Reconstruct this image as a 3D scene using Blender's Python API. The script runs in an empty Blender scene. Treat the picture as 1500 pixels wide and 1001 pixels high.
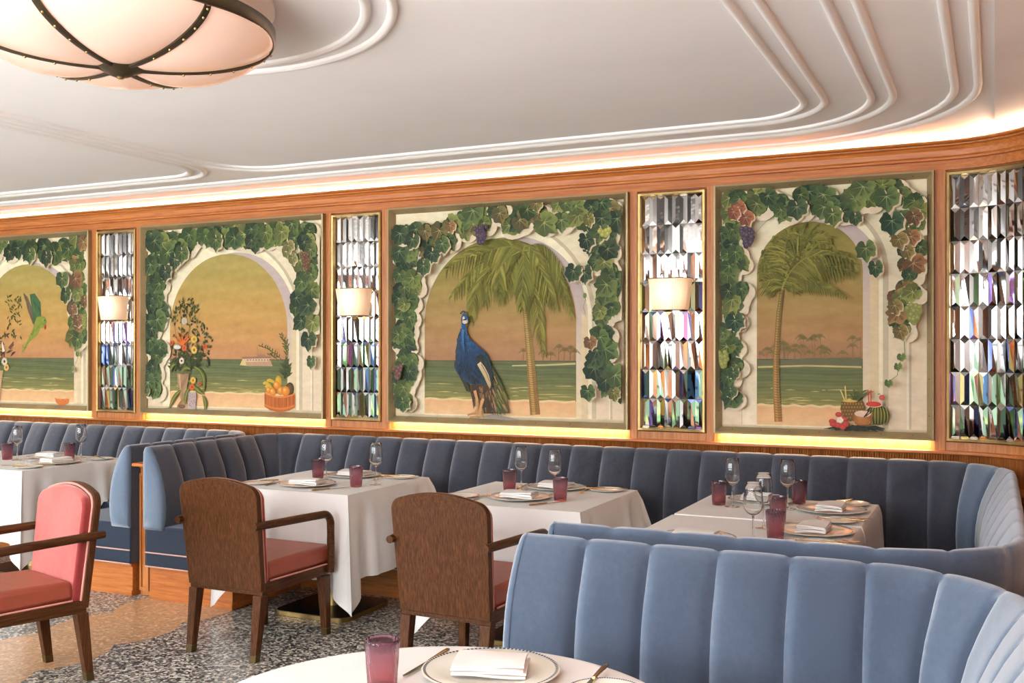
import bpy, bmesh, math, random
from mathutils import Vector, Matrix
PI = math.pi
rnd = random.Random(7)
SC = bpy.context.scene
COL = SC.collection

# ------------------------------------------------------------------ camera model (1500x1001 photo, level camera, wall plane at Y = 5.7)
FPX, CX, HZ, EYE = 1485.0, 750.0, 515.0, 1.45
YAW = math.atan(707.0 / 1485.0)
CA, SA = math.cos(YAW), math.sin(YAW)
WALL_Y = 5.7

def ray(x, y):
    u = (x - CX) / FPX; v = (HZ - y) / FPX
    return (-SA + u * CA, CA + u * SA, v)

def on_wall(x, y, Y=5.69):
    a = ray(x, y); t = Y / a[1]
    return (a[0] * t, EYE + a[2] * t)

# ------------------------------------------------------------------ colours and materials
def lin(c):
    c = c / 255.0
    return c / 12.92 if c <= 0.04045 else ((c + 0.055) / 1.055) ** 2.4

def rgb(r, g, b, k=1.0):
    return (lin(r) * k, lin(g) * k, lin(b) * k, 1.0)

class NT:
    def __init__(s, name):
        s.m = bpy.data.materials.new(name); s.m.use_nodes = True
        s.t = s.m.node_tree; s.t.nodes.clear()
        s.out = s.n('ShaderNodeOutputMaterial')
    def n(s, typ, **kw):
        nd = s.t.nodes.new(typ)
        for k, v in kw.items(): setattr(nd, k, v)
        return nd
    def l(s, a, b): s.t.links.new(a, b)
    def bsdf(s, **kw):
        b = s.n('ShaderNodeBsdfPrincipled')
        for k, v in kw.items():
            b.inputs[k.replace('_', ' ')].default_value = v
        s.l(b.outputs[0], s.out.inputs[0])
        return b
    def coord(s, scale=(1, 1, 1), kind='Object'):
        tc = s.n('ShaderNodeTexCoord'); mp = s.n('ShaderNodeMapping')
        mp.inputs['Scale'].default_value = scale
        s.l(tc.outputs[kind], mp.inputs[0]); return mp.outputs[0]
    def noise(s, vec, scale=5, detail=4, rough=.55, dist=0):
        nz = s.n('ShaderNodeTexNoise'); nz.inputs['Scale'].default_value = scale
        nz.inputs['Detail'].default_value = detail; nz.inputs['Roughness'].default_value = rough
        nz.inputs['Distortion'].default_value = dist
        if vec is not None: s.l(vec, nz.inputs['Vector'])
        return nz.outputs['Fac']
    def ramp(s, fac, stops, interp='LINEAR'):
        r = s.n('ShaderNodeValToRGB'); cr = r.color_ramp; cr.interpolation = interp
        cr.elements[0].position = stops[0][0]; cr.elements[0].color = stops[0][1]
        cr.elements[1].position = stops[-1][0]; cr.elements[1].color = stops[-1][1]
        for p, c in stops[1:-1]:
            e = cr.elements.new(p); e.color = c
        s.l(fac, r.inputs[0]); return r.outputs[0]
    def bump(s, h, b, strength=.2, dist=.002):
        bp = s.n('ShaderNodeBump'); bp.inputs['Strength'].default_value = strength
        bp.inputs['Distance'].default_value = dist
        s.l(h, bp.inputs['Height']); s.l(bp.outputs[0], b.inputs['Normal'])

def plain(name, c, rough=.5, metal=0, var=.06, scale=8, spec=.5, bump=0, **kw):
    t = NT(name); b = t.bsdf(Roughness=rough, Metallic=metal, **kw)
    b.inputs['Specular IOR Level'].default_value = spec
    f = t.noise(t.coord(), scale)
    lo = tuple(x * (1 - var * 2) for x in c[:3]) + (1,); hi = tuple(min(1, x * (1 + var * 2)) for x in c[:3]) + (1,)
    t.l(t.ramp(f, [(.3, lo), (.7, hi)]), b.inputs['Base Color'])
    if bump: t.bump(t.noise(t.coord(), scale * 12, 2), b, bump)
    return t.m

def wood(name, dark, mid, light, axis='z', rough=.42, k=1.0, fine=1.0, spec=.4):
    t = NT(name); b = t.bsdf(Roughness=rough); b.inputs['Specular IOR Level'].default_value = spec
    s = {'x': (1.2, 26, 26), 'y': (26, 1.2, 26), 'z': (26, 26, 1.2 if fine == 1 else .5)}[axis]
    f = t.noise(t.coord(tuple(v * fine for v in s)), 3.2, 6, .62, .35)
    g = t.noise(t.coord(tuple(v * 3.5 * fine for v in s)), 5, 3, .6)
    mx = t.n('ShaderNodeMath', operation='MULTIPLY_ADD'); mx.inputs[1].default_value = .35
    t.l(g, mx.inputs[0]); t.l(f, mx.inputs[2])
    t.l(t.ramp(mx.outputs[0], [(.44, dark), (.64, mid), (.86, light)]), b.inputs['Base Color'])
    t.bump(g, b, .12, .001)
    return t.m

M = {}
M['oak_h'] = wood('oak_horizontal', rgb(148, 80, 31), rgb(174, 101, 44), rgb(192, 122, 60), 'x')
M['oak_v'] = wood('oak_vertical', rgb(148, 84, 38), rgb(174, 107, 54), rgb(192, 128, 72), 'z')
M['oak_y'] = wood('oak_along', rgb(148, 80, 31), rgb(174, 101, 44), rgb(192, 122, 60), 'y')
M['reed'] = wood('reeded_oak', rgb(112, 66, 30), rgb(156, 96, 46), rgb(186, 124, 66), 'z')
M['walnut'] = wood('dark_stained_oak', rgb(46, 26, 13), rgb(72, 42, 23), rgb(98, 62, 36), 'z', .38, fine=2.6, spec=.16)
M['walnut_y'] = wood('dark_stained_oak_along', rgb(38, 20, 10), rgb(68, 39, 20), rgb(96, 60, 33), 'y', .35, fine=1.5, spec=.16)

def velvet(name, deep, mid, pale, rough=.8, sheen=.5, tint=(.86, .9, 1, 1)):
    t = NT(name); b = t.bsdf(Roughness=rough)
    b.inputs['Specular IOR Level'].default_value = .15
    b.inputs['Sheen Weight'].default_value = sheen; b.inputs['Sheen Roughness'].default_value = .35
    b.inputs['Sheen Tint'].default_value = tint
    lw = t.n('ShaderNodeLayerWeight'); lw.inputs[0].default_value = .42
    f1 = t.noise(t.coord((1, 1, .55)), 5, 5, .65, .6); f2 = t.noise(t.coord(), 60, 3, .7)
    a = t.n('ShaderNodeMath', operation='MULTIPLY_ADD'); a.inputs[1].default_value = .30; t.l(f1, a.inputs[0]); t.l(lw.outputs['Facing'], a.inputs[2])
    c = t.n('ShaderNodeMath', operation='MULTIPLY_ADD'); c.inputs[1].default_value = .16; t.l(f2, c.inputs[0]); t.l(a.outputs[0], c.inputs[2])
    t.l(t.ramp(c.outputs[0], [(.25, deep), (.55, mid), (1.0, pale)]), b.inputs['Base Color'])  # velvet sheen painted into the base colour, paler at grazing angles
    t.bump(f2, b, .12, .001)
    return t.m

M['velvet'] = velvet('blue_velvet_shaded', rgb(52, 55, 64), rgb(80, 84, 95), rgb(150, 151, 157), sheen=.35)  # banquette fabric with the dimmer light at the wall in its colour
M['velvet_lit'] = velvet('blue_velvet_lit', rgb(66, 78, 96), rgb(92, 106, 126), rgb(170, 180, 192))  # same banquette fabric, window light painted in as a lighter tone
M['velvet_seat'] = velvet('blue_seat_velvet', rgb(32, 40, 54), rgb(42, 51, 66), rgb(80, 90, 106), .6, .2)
M['velvet_end_lit'] = velvet('blue_velvet_daylit_end', rgb(86, 99, 117), rgb(106, 121, 140), rgb(154, 166, 180))  # same fabric on the end panels, daylight painted into the colour
M['pink_velvet'] = velvet('pink_velvet', rgb(134, 50, 50), rgb(162, 74, 72), rgb(204, 132, 126), .7, .5, (1, .8, .8, 1))
M['pink_leather'] = plain('pink_leather', rgb(150, 74, 56), .42, 0, .05, 9, .5, .05)
M['pink_piping'] = plain('pink_piping', rgb(216, 150, 138), .5)
M['piping'] = plain('pale_pink_piping', rgb(206, 164, 152), .5)
M['linen'] = plain('white_linen', (.80, .79, .78, 1), .85, 0, .02, 4, .2, .05)
M['napkin'] = plain('white_napkin', (.84, .83, .81, 1), .85, 0, .02, 12, .2, .08)
M['plaster'] = plain('ceiling_plaster', (.84, .84, .845, 1), .75, 0, .012, 1.5, .3)
M['mould'] = plain('white_moulding', (.86, .86, .85, 1), .5, 0, .01, 4)
M['brass'] = plain('aged_brass', rgb(150, 124, 78), .34, .85, .12, 14)
M['frame'] = plain('bronze_frame', rgb(158, 142, 106), .42, .45, .08, 5)
M['gold'] = plain('gold_cutlery', rgb(196, 164, 118), .16, 1, .05, 20)
M['steel'] = plain('polished_steel', rgb(190, 180, 165), .14, 1, .05, 20)
M['bronze'] = plain('dark_bronze', rgb(64, 56, 40), .35, .6, .12, 14)
M['black'] = plain('black_metal', rgb(22, 22, 23), .25, .2, .05)
M['sabot'] = plain('dull_brass_sabot', rgb(84, 66, 34), .4, .5, .1)
M['screw'] = plain('dark_screw', rgb(40, 34, 28), .4, .5)
M['brick_wall'] = plain('rear_brick', rgb(110, 70, 48), .8, 0, .25, 5)  # brown brick of the window wall
M['white_wall'] = plain('white_plaster_wall', (.78, .76, .74, 1), .8)
M['dark_frame'] = plain('dark_window_frame', rgb(52, 46, 42), .5)
M['porcelain'] = plain('white_porcelain', rgb(236, 234, 224), .12, 0, .01, 8, .6)

def porcelain_rim():
    t = NT('porcelain_blue_rim'); b = t.bsdf(Roughness=.12)
    tc = t.n('ShaderNodeTexCoord'); sp = t.n('ShaderNodeSeparateXYZ'); t.l(tc.outputs['Object'], sp.inputs[0])
    at = t.n('ShaderNodeMath', operation='ARCTAN2'); t.l(sp.outputs[1], at.inputs[0]); t.l(sp.outputs[0], at.inputs[1])
    ml = t.n('ShaderNodeMath', operation='MULTIPLY'); t.l(at.outputs[0], ml.inputs[0]); ml.inputs[1].default_value = 96
    sn = t.n('ShaderNodeMath', operation='SINE'); t.l(ml.outputs[0], sn.inputs[0])
    t.l(t.ramp(sn.outputs[0], [(0, rgb(58, 66, 92)), (.25, rgb(58, 66, 92)), (.55, rgb(190, 190, 190)), (1, rgb(205, 205, 200))]), b.inputs['Base Color'])
    return t.m
M['rim'] = porcelain_rim()

def glass():
    t = NT('clear_glass'); b = t.bsdf(Roughness=0.0)
    b.inputs['Transmission Weight'].default_value = 1; b.inputs['IOR'].default_value = 1.4
    f = t.noise(t.coord(), 3); t.l(t.ramp(f, [(0, (.97, .97, .96, 1)), (1, (1, 1, 1, 1))]), b.inputs['Base Color'])
    return t.m
M['glass'] = glass()

def tumbler_glass():
    t = NT('mauve_ribbed_glass'); b = t.bsdf(Roughness=.06)
    b.inputs['Transmission Weight'].default_value = .92; b.inputs['IOR'].default_value = 1.42
    tc = t.n('ShaderNodeTexCoord'); sp = t.n('ShaderNodeSeparateXYZ'); t.l(tc.outputs['Object'], sp.inputs[0])
    mr = t.n('ShaderNodeMapRange'); mr.inputs[1].default_value = 0; mr.inputs[2].default_value = .108; t.l(sp.outputs[2], mr.inputs[0])
    t.l(t.ramp(mr.outputs[0], [(0, rgb(182, 108, 116)), (.35, rgb(214, 156, 164)), (.75, rgb(198, 158, 170)), (1, rgb(136, 108, 124))]), b.inputs['Base Color'])
    return t.m
M['tumbler'] = tumbler_glass()

def painted():
    t = NT('mural_paint'); b = t.bsdf(Roughness=.62)
    b.inputs['Specular IOR Level'].default_value = .25
    vc = t.n('ShaderNodeVertexColor'); vc.layer_name = 'Col'
    f = t.noise(t.coord((1, 1, 1.6)), 14, 5, .65)
    r = t.ramp(f, [(.3, (.88, .88, .87, 1)), (.7, (1.06, 1.06, 1.06, 1))])
    mx = t.n('ShaderNodeMix', data_type='RGBA', blend_type='MULTIPLY'); mx.inputs[0].default_value = 1
    t.l(vc.outputs[0], mx.inputs[6]); t.l(r, mx.inputs[7]); t.l(mx.outputs[2], b.inputs['Base Color'])
    return t.m
M['paint'] = painted()

def mirror():
    t = NT('bevelled_mirror'); b = t.bsdf(Roughness=.03, Metallic=1)
    vc = t.n('ShaderNodeVertexColor'); vc.layer_name = 'Col'
    t.l(vc.outputs[0], b.inputs['Base Color']); return t.m
M['mirror'] = mirror()

def terrazzo(name, stops, scale=95):
    t = NT(name); b = t.bsdf(Roughness=.28)
    v = t.n('ShaderNodeTexVoronoi'); v.inputs['Scale'].default_value = scale; v.inputs['Randomness'].default_value = 1
    t.l(t.coord((1, 1, 1)), v.inputs['Vector'])
    sp = t.n('ShaderNodeSeparateColor'); t.l(v.outputs['Color'], sp.inputs[0])
    t.l(t.ramp(sp.outputs[0], stops, 'CONSTANT'), b.inputs['Base Color'])
    return t.m
M['terrazzo'] = terrazzo('black_white_terrazzo', [(0, rgb(46, 45, 45)), (.24, rgb(86, 84, 82)), (.42, rgb(138, 135, 129)), (.62, rgb(182, 177, 167)), (.82, rgb(228, 222, 210))], 85)
M['terrazzo_beige'] = terrazzo('beige_terrazzo', [(0, rgb(180, 138, 100)), (.25, rgb(198, 158, 118)), (.5, rgb(206, 166, 126)), (.7, rgb(190, 148, 108)), (.9, rgb(222, 190, 154))], 70)

def emit(name, c, s, var=.05):
    t = NT(name); e = t.n('ShaderNodeEmission'); e.inputs[1].default_value = s
    f = t.noise(t.coord(), 4)
    t.l(t.ramp(f, [(.3, tuple(x * (1 - var) for x in c[:3]) + (1,)), (.7, c)]), e.inputs[0])
    t.l(e.outputs[0], t.out.inputs[0]); return t.m

def lamp_glass(name, c1, c2, s):
    t = NT(name)
    lw = t.n('ShaderNodeLayerWeight'); lw.inputs[0].default_value = .35
    f = t.noise(t.coord(), 2.5, 3)
    a = t.n('ShaderNodeMath', operation='MULTIPLY_ADD'); a.inputs[1].default_value = .4; t.l(f, a.inputs[0]); t.l(lw.outputs['Facing'], a.inputs[2])
    b = t.bsdf(Roughness=.25)
    b.inputs['Base Color'].default_value = (.52, .42, .37, 1)
    t.l(t.ramp(a.outputs[0], [(.2, c1), (.9, c2)]), b.inputs['Emission Color'])
    b.inputs['Emission Strength'].default_value = s
    return t.m
M['dome'] = lamp_glass('opal_pink_glass', rgb(255, 206, 178), rgb(236, 170, 132), .27)
def shade_glass():
    t = NT('pleated_shade'); b = t.bsdf(Roughness=.35)
    b.inputs['Base Color'].default_value = (.62, .52, .42, 1)
    tc = t.n('ShaderNodeTexCoord'); vd = t.n('ShaderNodeVectorMath', operation='DISTANCE'); t.l(tc.outputs['Object'], vd.inputs[0]); vd.inputs[1].default_value = (-.01, -.095, .10)
    mr = t.n('ShaderNodeMapRange'); mr.inputs[1].default_value = .0; mr.inputs[2].default_value = .14; t.l(vd.outputs['Value'], mr.inputs[0])
    t.l(t.ramp(mr.outputs[0], [(0, (1.0, .93, .80, 1)), (.35, (.86, .62, .42, 1)), (1, (.40, .22, .11, 1))]), b.inputs['Emission Color'])  # bulb hotspot painted into the emission, fading outwards
    b.inputs['Emission Strength'].default_value = .75
    return t.m
M['shade'] = shade_glass()

# ------------------------------------------------------------------ mesh builder
class MB:
    def __init__(s): s.v = []; s.f = []; s.c = None
    def add(s, vs, fs):
        b = len(s.v); s.v += [tuple(p) for p in vs]; s.f += [tuple(i + b for i in f) for f in fs]; return s
    def box(s, x0, x1, y0, y1, z0, z1):
        return s.add([(x0, y0, z0), (x1, y0, z0), (x1, y1, z0), (x0, y1, z0), (x0, y0, z1), (x1, y0, z1), (x1, y1, z1), (x0, y1, z1)],
                     [(0, 3, 2, 1), (4, 5, 6, 7), (0, 1, 5, 4), (1, 2, 6, 5), (2, 3, 7, 6), (3, 0, 4, 7)])
    def frustum(s, a, b):
        """a, b: lists of 4 points"""
        return s.add(list(a) + list(b), [(0, 3, 2, 1), (4, 5, 6, 7), (0, 1, 5, 4), (1, 2, 6, 5), (2, 3, 7, 6), (3, 0, 4, 7)])
    def grid(s, rows, closed_u=False, closed_v=False):
        nr, nc = len(rows), len(rows[0]); fs = []
        for i in range(nr if closed_v else nr - 1):
            for j in range(nc if closed_u else nc - 1):
                i2, j2 = (i + 1) % nr, (j + 1) % nc
                fs.append((i * nc + j, i * nc + j2, i2 * nc + j2, i2 * nc + j))
        return s.add([p for r in rows for p in r], fs)
    def lathe(s, prof, n=32, c=(0, 0, 0), mod=None, cap=True):
        rows = []
        for r, z in prof:
            row = []
            for k in range(n):
                a = 2 * PI * k / n; rr = r * (mod(a, z) if mod else 1)
                row.append((c[0] + rr * math.cos(a), c[1] + rr * math.sin(a), c[2] + z))
            rows.append(row)
        b = len(s.v); s.grid(rows, closed_u=True)
        if cap:
            s.f.append(tuple(b + k for k in reversed(range(n))))
            t = b + (len(prof) - 1) * n; s.f.append(tuple(t + k for k in range(n)))
        return s
    def tube(s, pts, r, n=8, flat=1.0):
        pts = [Vector(p) for p in pts]; rows = []; up = Vector((0, 0, 1))
        for i, p in enumerate(pts):
            d = (pts[min(i + 1, len(pts) - 1)] - pts[max(i - 1, 0)]).normalized()
            a = d.cross(up)
            if a.length < .05: a = d.cross(Vector((0, 1, 0)))
            a.normalize(); bb = a.cross(d).normalized()
            rr = r[i] if isinstance(r, (list, tuple)) else r
            rows.append([p + a * (rr * math.cos(2 * PI * k / n)) + bb * (rr * flat * math.sin(2 * PI * k / n)) for k in range(n)])
        b = len(s.v); s.grid(rows, closed_u=True)
        s.f.append(tuple(b + k for k in reversed(range(n)))); t = b + (len(pts) - 1) * n
        s.f.append(tuple(t + k for k in range(n))); return s
    def prism(s, poly, fn0, fn1):
        n = len(poly); b = len(s.v)
        s.v += [fn0(p) for p in poly] + [fn1(p) for p in poly]
        s.f.append(tuple(b + k for k in reversed(range(n)))); s.f.append(tuple(b + n + k for k in range(n)))
        for k in range(n):
            k2 = (k + 1) % n; s.f.append((b + k, b + k2, b + n + k2, b + n + k))
        return s
    def sweep(s, prof, path, closed=False, caps=True):
        """prof: (inward offset, z); path: list of (x, y, nx, ny)"""
        rows = [[(x + nx * o, y + ny * o, z) for o, z in prof] for x, y, nx, ny in path]
        b = len(s.v); s.grid(rows, closed_u=closed)
        if caps and closed:
            n = len(prof); s.f.append(tuple(b + k for k in range(n)))
            t = b + (len(path) - 1) * n; s.f.append(tuple(t + k for k in reversed(range(n))))
        return s

def obj(name, mb, mat, parent=None, smooth=True, bevel=0, angle=35, loc=None, fix=True):
    me = bpy.data.meshes.new(name); me.from_pydata([tuple(p) for p in mb.v], [], mb.f); me.update()
    if fix:
        bm = bmesh.new(); bm.from_mesh(me); bmesh.ops.recalc_face_normals(bm, faces=bm.faces); bm.to_mesh(me); bm.free()
    if mb.c is not None:
        at = me.color_attributes.new('Col', 'FLOAT_COLOR', 'POINT')
        at.data.foreach_set('color', [x for c in mb.c for x in c])
    if smooth:
        me.polygons.foreach_set('use_smooth', [True] * len(me.polygons)); me.set_sharp_from_angle(angle=math.radians(angle))
    me.materials.append(mat)
    o = bpy.data.objects.new(name, me); COL.objects.link(o)
    if parent is not None: o.parent = parent
    if loc is not None: o.location = loc
    if bevel:
        bv = o.modifiers.new('edge', 'BEVEL'); bv.width = bevel; bv.segments = 2; bv.limit_method = 'ANGLE'; bv.angle_limit = math.radians(40)
    return o

def tag(o, label=None, cat=None, group=None, kind=None):
    if label: o['label'] = label
    if cat: o['category'] = cat
    if group: o['group'] = group
    if kind: o['kind'] = kind
    return o

def thing(name, label, cat, loc=(0, 0, 0), rz=0, group=None):
    o = bpy.data.objects.new(name, None); COL.objects.link(o); o.empty_display_size = .1
    o.location = loc; o.rotation_euler = (0, 0, rz)
    return tag(o, label, cat, group)

def struct(name, mb, mat, **kw):
    return tag(obj(name, mb, mat, **kw), kind='structure')

def dup(o, parent=None):
    c = o.copy(); COL.objects.link(c)
    if parent is not None: c.parent = parent
    for ch in list(o.children): dup(ch, c)
    return c

class Kit:
    """first use takes the prototype itself, later ones are copies"""
    def __init__(s, proto): s.p = proto; s.used = False
    def put(s, loc, rz, label, group):
        o = dup(s.p) if s.used else s.p
        s.used = True
        o.location = loc; o.rotation_euler = (0, 0, rz); o['label'] = label; o['group'] = group
        return o

# ------------------------------------------------------------------ wall path: straight mural wall, rounded corner, right wall
RC, CXW, CYW = .60, -.25, 5.10
def wall_at(s):
    """s = X along the mural wall up to the corner, arc length beyond it -> (x, y, inward normal)"""
    if s <= CXW: return (s, WALL_Y, 0.0, -1.0)
    a = (s - CXW) / RC
    if a <= PI / 2: return (CXW + RC * math.sin(a), CYW + RC * math.cos(a), -math.sin(a), -math.cos(a))
    d = s - CXW - RC * PI / 2
    return (CXW + RC, CYW - d, -1.0, 0.0)
def wall_path(s0, s1):
    ss = [s0]
    if s0 < CXW < s1: ss.append(CXW)
    n = 16
    for k in range(1, n + 1):
        v = CXW + RC * PI / 2 * k / n
        if s0 < v < s1: ss.append(v)
    ss.append(s1)
    return [wall_at(v) for v in ss]
S_END = CXW + RC * PI / 2 + 7.9
# ================================================================== ROOM SHELL
X0, X1, YB, ZC = -10.5, .35, -2.8, 2.60
struct('floor', MB().box(X0 - .2, X1 + .1, YB - 1.2, 6.0, -.1, 0), M['terrazzo'], smooth=False)
# scalloped terrazzo band: a run of overlapping discs
def union_discs(cx, y0, pitch, n, r):
    pts_r, pts_l = [], []
    h = math.acos(min(1, (pitch / 2) / r)) ; amax = PI / 2 - h
    for k in range(n):
        yc = y0 + pitch * k
        for j in range(9):
            a = -amax + 2 * amax * j / 8
            pts_r.append((cx + r * math.cos(a), yc + r * math.sin(a)))
            pts_l.append((cx - r * math.cos(a), yc + r * math.sin(a)))
    return pts_r, pts_l
pr, pl = union_discs(-4.17, 3.445 - .457 * 11, .457, 16, .335)
mb = MB(); rows = [[(a[0], a[1], .0012), (b[0], b[1], .0012)] for a, b in zip(pl, pr)]
mb.grid(rows); struct('floor_inlay', mb, M['terrazzo_beige'], smooth=False)
struct('ceiling', MB().box(X0 - .2, X1 + .5, YB - .2, 6.1, ZC, ZC + .06), M['plaster'], smooth=False)

# walls: timber-lined mural wall with the rounded corner running into the right wall
W_A, W_B = X0, S_END
def wsweep(prof, s0=W_A, s1=W_B, closed=True):
    return MB().sweep(prof, wall_path(s0, s1), closed=closed)
struct('wall_back', wsweep([(0, 0), (0, 2.50), (-.06, 2.50), (-.06, 0)]), M['oak_v'])
struct('wall_cove', wsweep([(-.26, 2.50), (-.26, ZC + .02), (-.30, ZC + .02), (-.30, 2.44), (-.06, 2.44), (-.06, 2.50)]), M['plaster'])
struct('wall_left', MB().box(X0 - .15, X0, YB, 5.9, 0, ZC), M['white_wall'], smooth=False)
# rear (window) wall : piers + lintel + sill, windows between
wins = []
mbw = MB(); x = X0
mbw.box(X0, X1 + .2, YB - .15, YB, 2.42, ZC)
piers = [(-10.5, -10.2), (-8.0, -7.7), (-5.5, -5.2), (-3.0, -2.7), (-.35, .55)]
for a, b in piers: mbw.box(a, b, YB - .15, YB, 0, 2.42)
struct('wall_rear', mbw, M['brick_wall'], smooth=False)
for i in range(4):
    a, b = piers[i][1], piers[i + 1][0]
    mb = MB(); yy = YB - .07
    mb.box(a, b, yy - .03, yy + .03, 0, .22); mb.box(a, b, yy - .03, yy + .03, 2.34, 2.42)
    n = 3
    for k in range(n + 1):
        xx = a + (b - a) * k / n
        mb.box(xx - .03, xx + .03, yy - .03, yy + .03, .22, 2.34)
    mb.box(a, b, yy - .02, yy + .02, 1.52, 1.56); mb.box(a, b, yy - .02, yy + .02, .84, .88)
    struct('window_%d' % (i + 1), mb, M['dark_frame'], smooth=False)
# daylight beyond the windows: sky above, planting below
def outdoors():
    t = NT('daylight_outdoors'); e = t.n('ShaderNodeEmission')
    tc = t.n('ShaderNodeTexCoord'); sp = t.n('ShaderNodeSeparateXYZ'); t.l(tc.outputs['Object'], sp.inputs[0])
    nz = t.noise(t.coord((1, 1, 1)), 2.2, 6, .7)
    a = t.n('ShaderNodeMath', operation='MULTIPLY_ADD'); a.inputs[1].default_value = 1.1; t.l(nz, a.inputs[0]); t.l(sp.outputs[2], a.inputs[2])
    t.l(t.ramp(a.outputs[0], [(.0, (.03, .03, .03, 1)), (.45, (.012, .03, .012, 1)), (.6, (.03, .06, .02, 1)), (.75, (.012, .025, .02, 1)), (.9, (.07, .09, .03, 1)), (1.0, (.03, .045, .03, 1))]), e.inputs[0])
    mr = t.n('ShaderNodeMapRange'); mr.inputs[1].default_value = 1.85; mr.inputs[2].default_value = 2.25; t.l(a.outputs[0], mr.inputs[0])
    mx = t.n('ShaderNodeMix', data_type='RGBA'); t.l(mr.outputs[0], mx.inputs[0])
    r = [n for n in t.t.nodes if n.type == 'VALTORGB'][-1]
    t.l(r.outputs[0], mx.inputs[6]); mx.inputs[7].default_value = (.90, .95, 1.0, 1)
    t.l(mx.outputs[2], e.inputs[0]); e.inputs[1].default_value = WIN_STRENGTH
    t.l(e.outputs[0], t.out.inputs[0]); return t.m
WIN_STRENGTH = 15.0
mb = MB().add([(X0 - 1, YB - 1.15, 0), (X1 + 1, YB - 1.15, 0), (X1 + 1, YB - 1.15, 3.8), (X0 - 1, YB - 1.15, 3.8)], [(0, 1, 2, 3)])
struct('exterior_backdrop', mb, outdoors(), smooth=False)
mb = MB().add([(X0 - 1, YB - 1.15, .02), (X1 + 1, YB - 1.15, .02), (X1 + 1, YB - .17, .02), (X0 - 1, YB - .17, .02)], [(0, 1, 2, 3)])
struct('added_uplight_plane', mb, emit('added_uplight_glow', (1.0, .98, .95, 1), 115.0), smooth=False)  # unseen glowing plane added outside to brighten the ceiling

# cornice, frieze, rails and reeding: swept along the wall path
struct('trim_1', wsweep([(0.0, 2.385), (.022, 2.385), (.022, 2.434), (.052, 2.434), (.052, 2.444), (.060, 2.452), (.064, 2.478), (.075, 2.494),
                         (.090, 2.500), (.092, 2.506), (.104, 2.506), (.116, 2.510), (.120, 2.516), (.116, 2.522), (.10, 2.524), (.06, 2.506), (0, 2.506)]), M['oak_h'], angle=25)
struct('trim_2', wsweep([(0, .918), (.030, .918), (.042, .924), (.042, .936), (.036, .940), (0, .940)]), M['oak_h'], angle=25)
# reeded band under the rail
mb = MB(); rows = []
P = []
s = -9.0
while s < CXW + RC * PI / 2 + 1.2:
    for q, o in ((0, .004), (.3, .014), (.5, .0165), (.7, .014)):
        x, y, nx, ny = wall_at(s + .0125 * q); P.append((x + nx * o, y + ny * o))
    s += .0125
mb.grid([[(x, y, .70) for x, y in P], [(x, y, .918) for x, y in P]])
struct('wall_reeding', mb, M['reed'])

# timber stiles between panels (X spans along the wall), from the rail to the cornice
PAN = [('mural', -7.96, -6.299), ('mirror', -6.241, -5.837), ('mural', -5.768, -4.105), ('mirror', -4.055, -3.656),
       ('mural', -3.592, -1.938), ('mirror', -1.887, -1.480), ('mural', -1.429, -.282), ('mirror', -.226, .46)]
edges = [-9.4] + [v for _, a, b in PAN for v in (a, b)] + [1.2]
k = 3
for i in range(0, len(edges), 2):
    a, b = edges[i], edges[i + 1]
    struct('trim_%d' % k, wsweep([(0, .94), (.026, .94), (.026, 2.385), (0, 2.385)], a + .002, b - .002), M['oak_v'], angle=30); k += 1
# below and above the mirror panels
for kind, a, b in PAN:
    if kind == 'mirror':
        struct('trim_%d' % k, wsweep([(0, .94), (.022, .94), (.022, .985), (0, .985)], a, b), M['oak_v'], angle=30); k += 1

# ------------------------------------------------------------------ ceiling mouldings: pairs of rounded-rectangle beads
def rrect(x0, x1, y0, y1, r, n=12):
    P = []
    for cx, cy, a0 in ((x1 - r, y1 - r, 0), (x0 + r, y1 - r, 90), (x0 + r, y0 + r, 180), (x1 - r, y0 + r, 270)):
        for j in range(n + 1):
            a = math.radians(a0 + 90 * j / n); P.append((cx + r * math.cos(a), cy + r * math.sin(a), -math.cos(a), -math.sin(a)))
    return P
BEAD = [(-.018, ZC), (-.015, ZC - .010), (-.006, ZC - .016), (.006, ZC - .016), (.015, ZC - .010), (.018, ZC)]
def ring(path):
    mb = MB(); rows = [[(x + nx * o, y + ny * o, z) for o, z in BEAD] for x, y, nx, ny in path]
    return mb.grid(rows, closed_v=True)
for (x0, x1, y0, y1, r) in ((-4.31, -.79, -.30, 5.05, .30), (-8.3, -4.56, -.30, 5.05, .30), (-8.7, -.50, -.65, 5.36, .58), (-9.1, -.155, -1.0, 5.70, .92)):
    for g in (0, .092):
        struct('trim_%d' % k, ring(rrect(x0 - g, x1 + g, y0 - g, y1 + g, r + g)), M['mould']); k += 1
LX, LY = -2.569, 2.432
for r in (.79, .88):
    P = [(LX + r * math.cos(2 * PI * j / 72), LY + r * math.sin(2 * PI * j / 72), -math.cos(2 * PI * j / 72), -math.sin(2 * PI * j / 72)) for j in range(72)]
    struct('trim_%d' % k, ring(P), M['mould']); k += 1
# bulkhead at the window pocket on the right of the ceiling
struct('ceiling_bulkhead', MB().box(0.0, .34, YB, 5.58, ZC - .012, ZC - .001), plain('grey_plaster', rgb(222, 216, 212), .8, 0, .03, 2), smooth=False)

# ------------------------------------------------------------------ ledge at the right wall and cap
mb = MB().sweep([(.0, .70), (.0, .775), (.17, .775), (.182, .768), (.182, .745), (.17, .738), (.17, .70)], wall_path(CXW - .05, S_END - 3), closed=True)
struct('trim_%d' % k, mb, M['oak_y'], angle=30); k += 1
mb = MB().sweep([(.0, .80), (.028, .80), (.032, .812), (.028, .824), (.0, .824)], wall_path(CXW + .5, S_END - 3), closed=True)
struct('trim_%d' % k, mb, M['oak_y'], angle=30); k += 1
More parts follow.
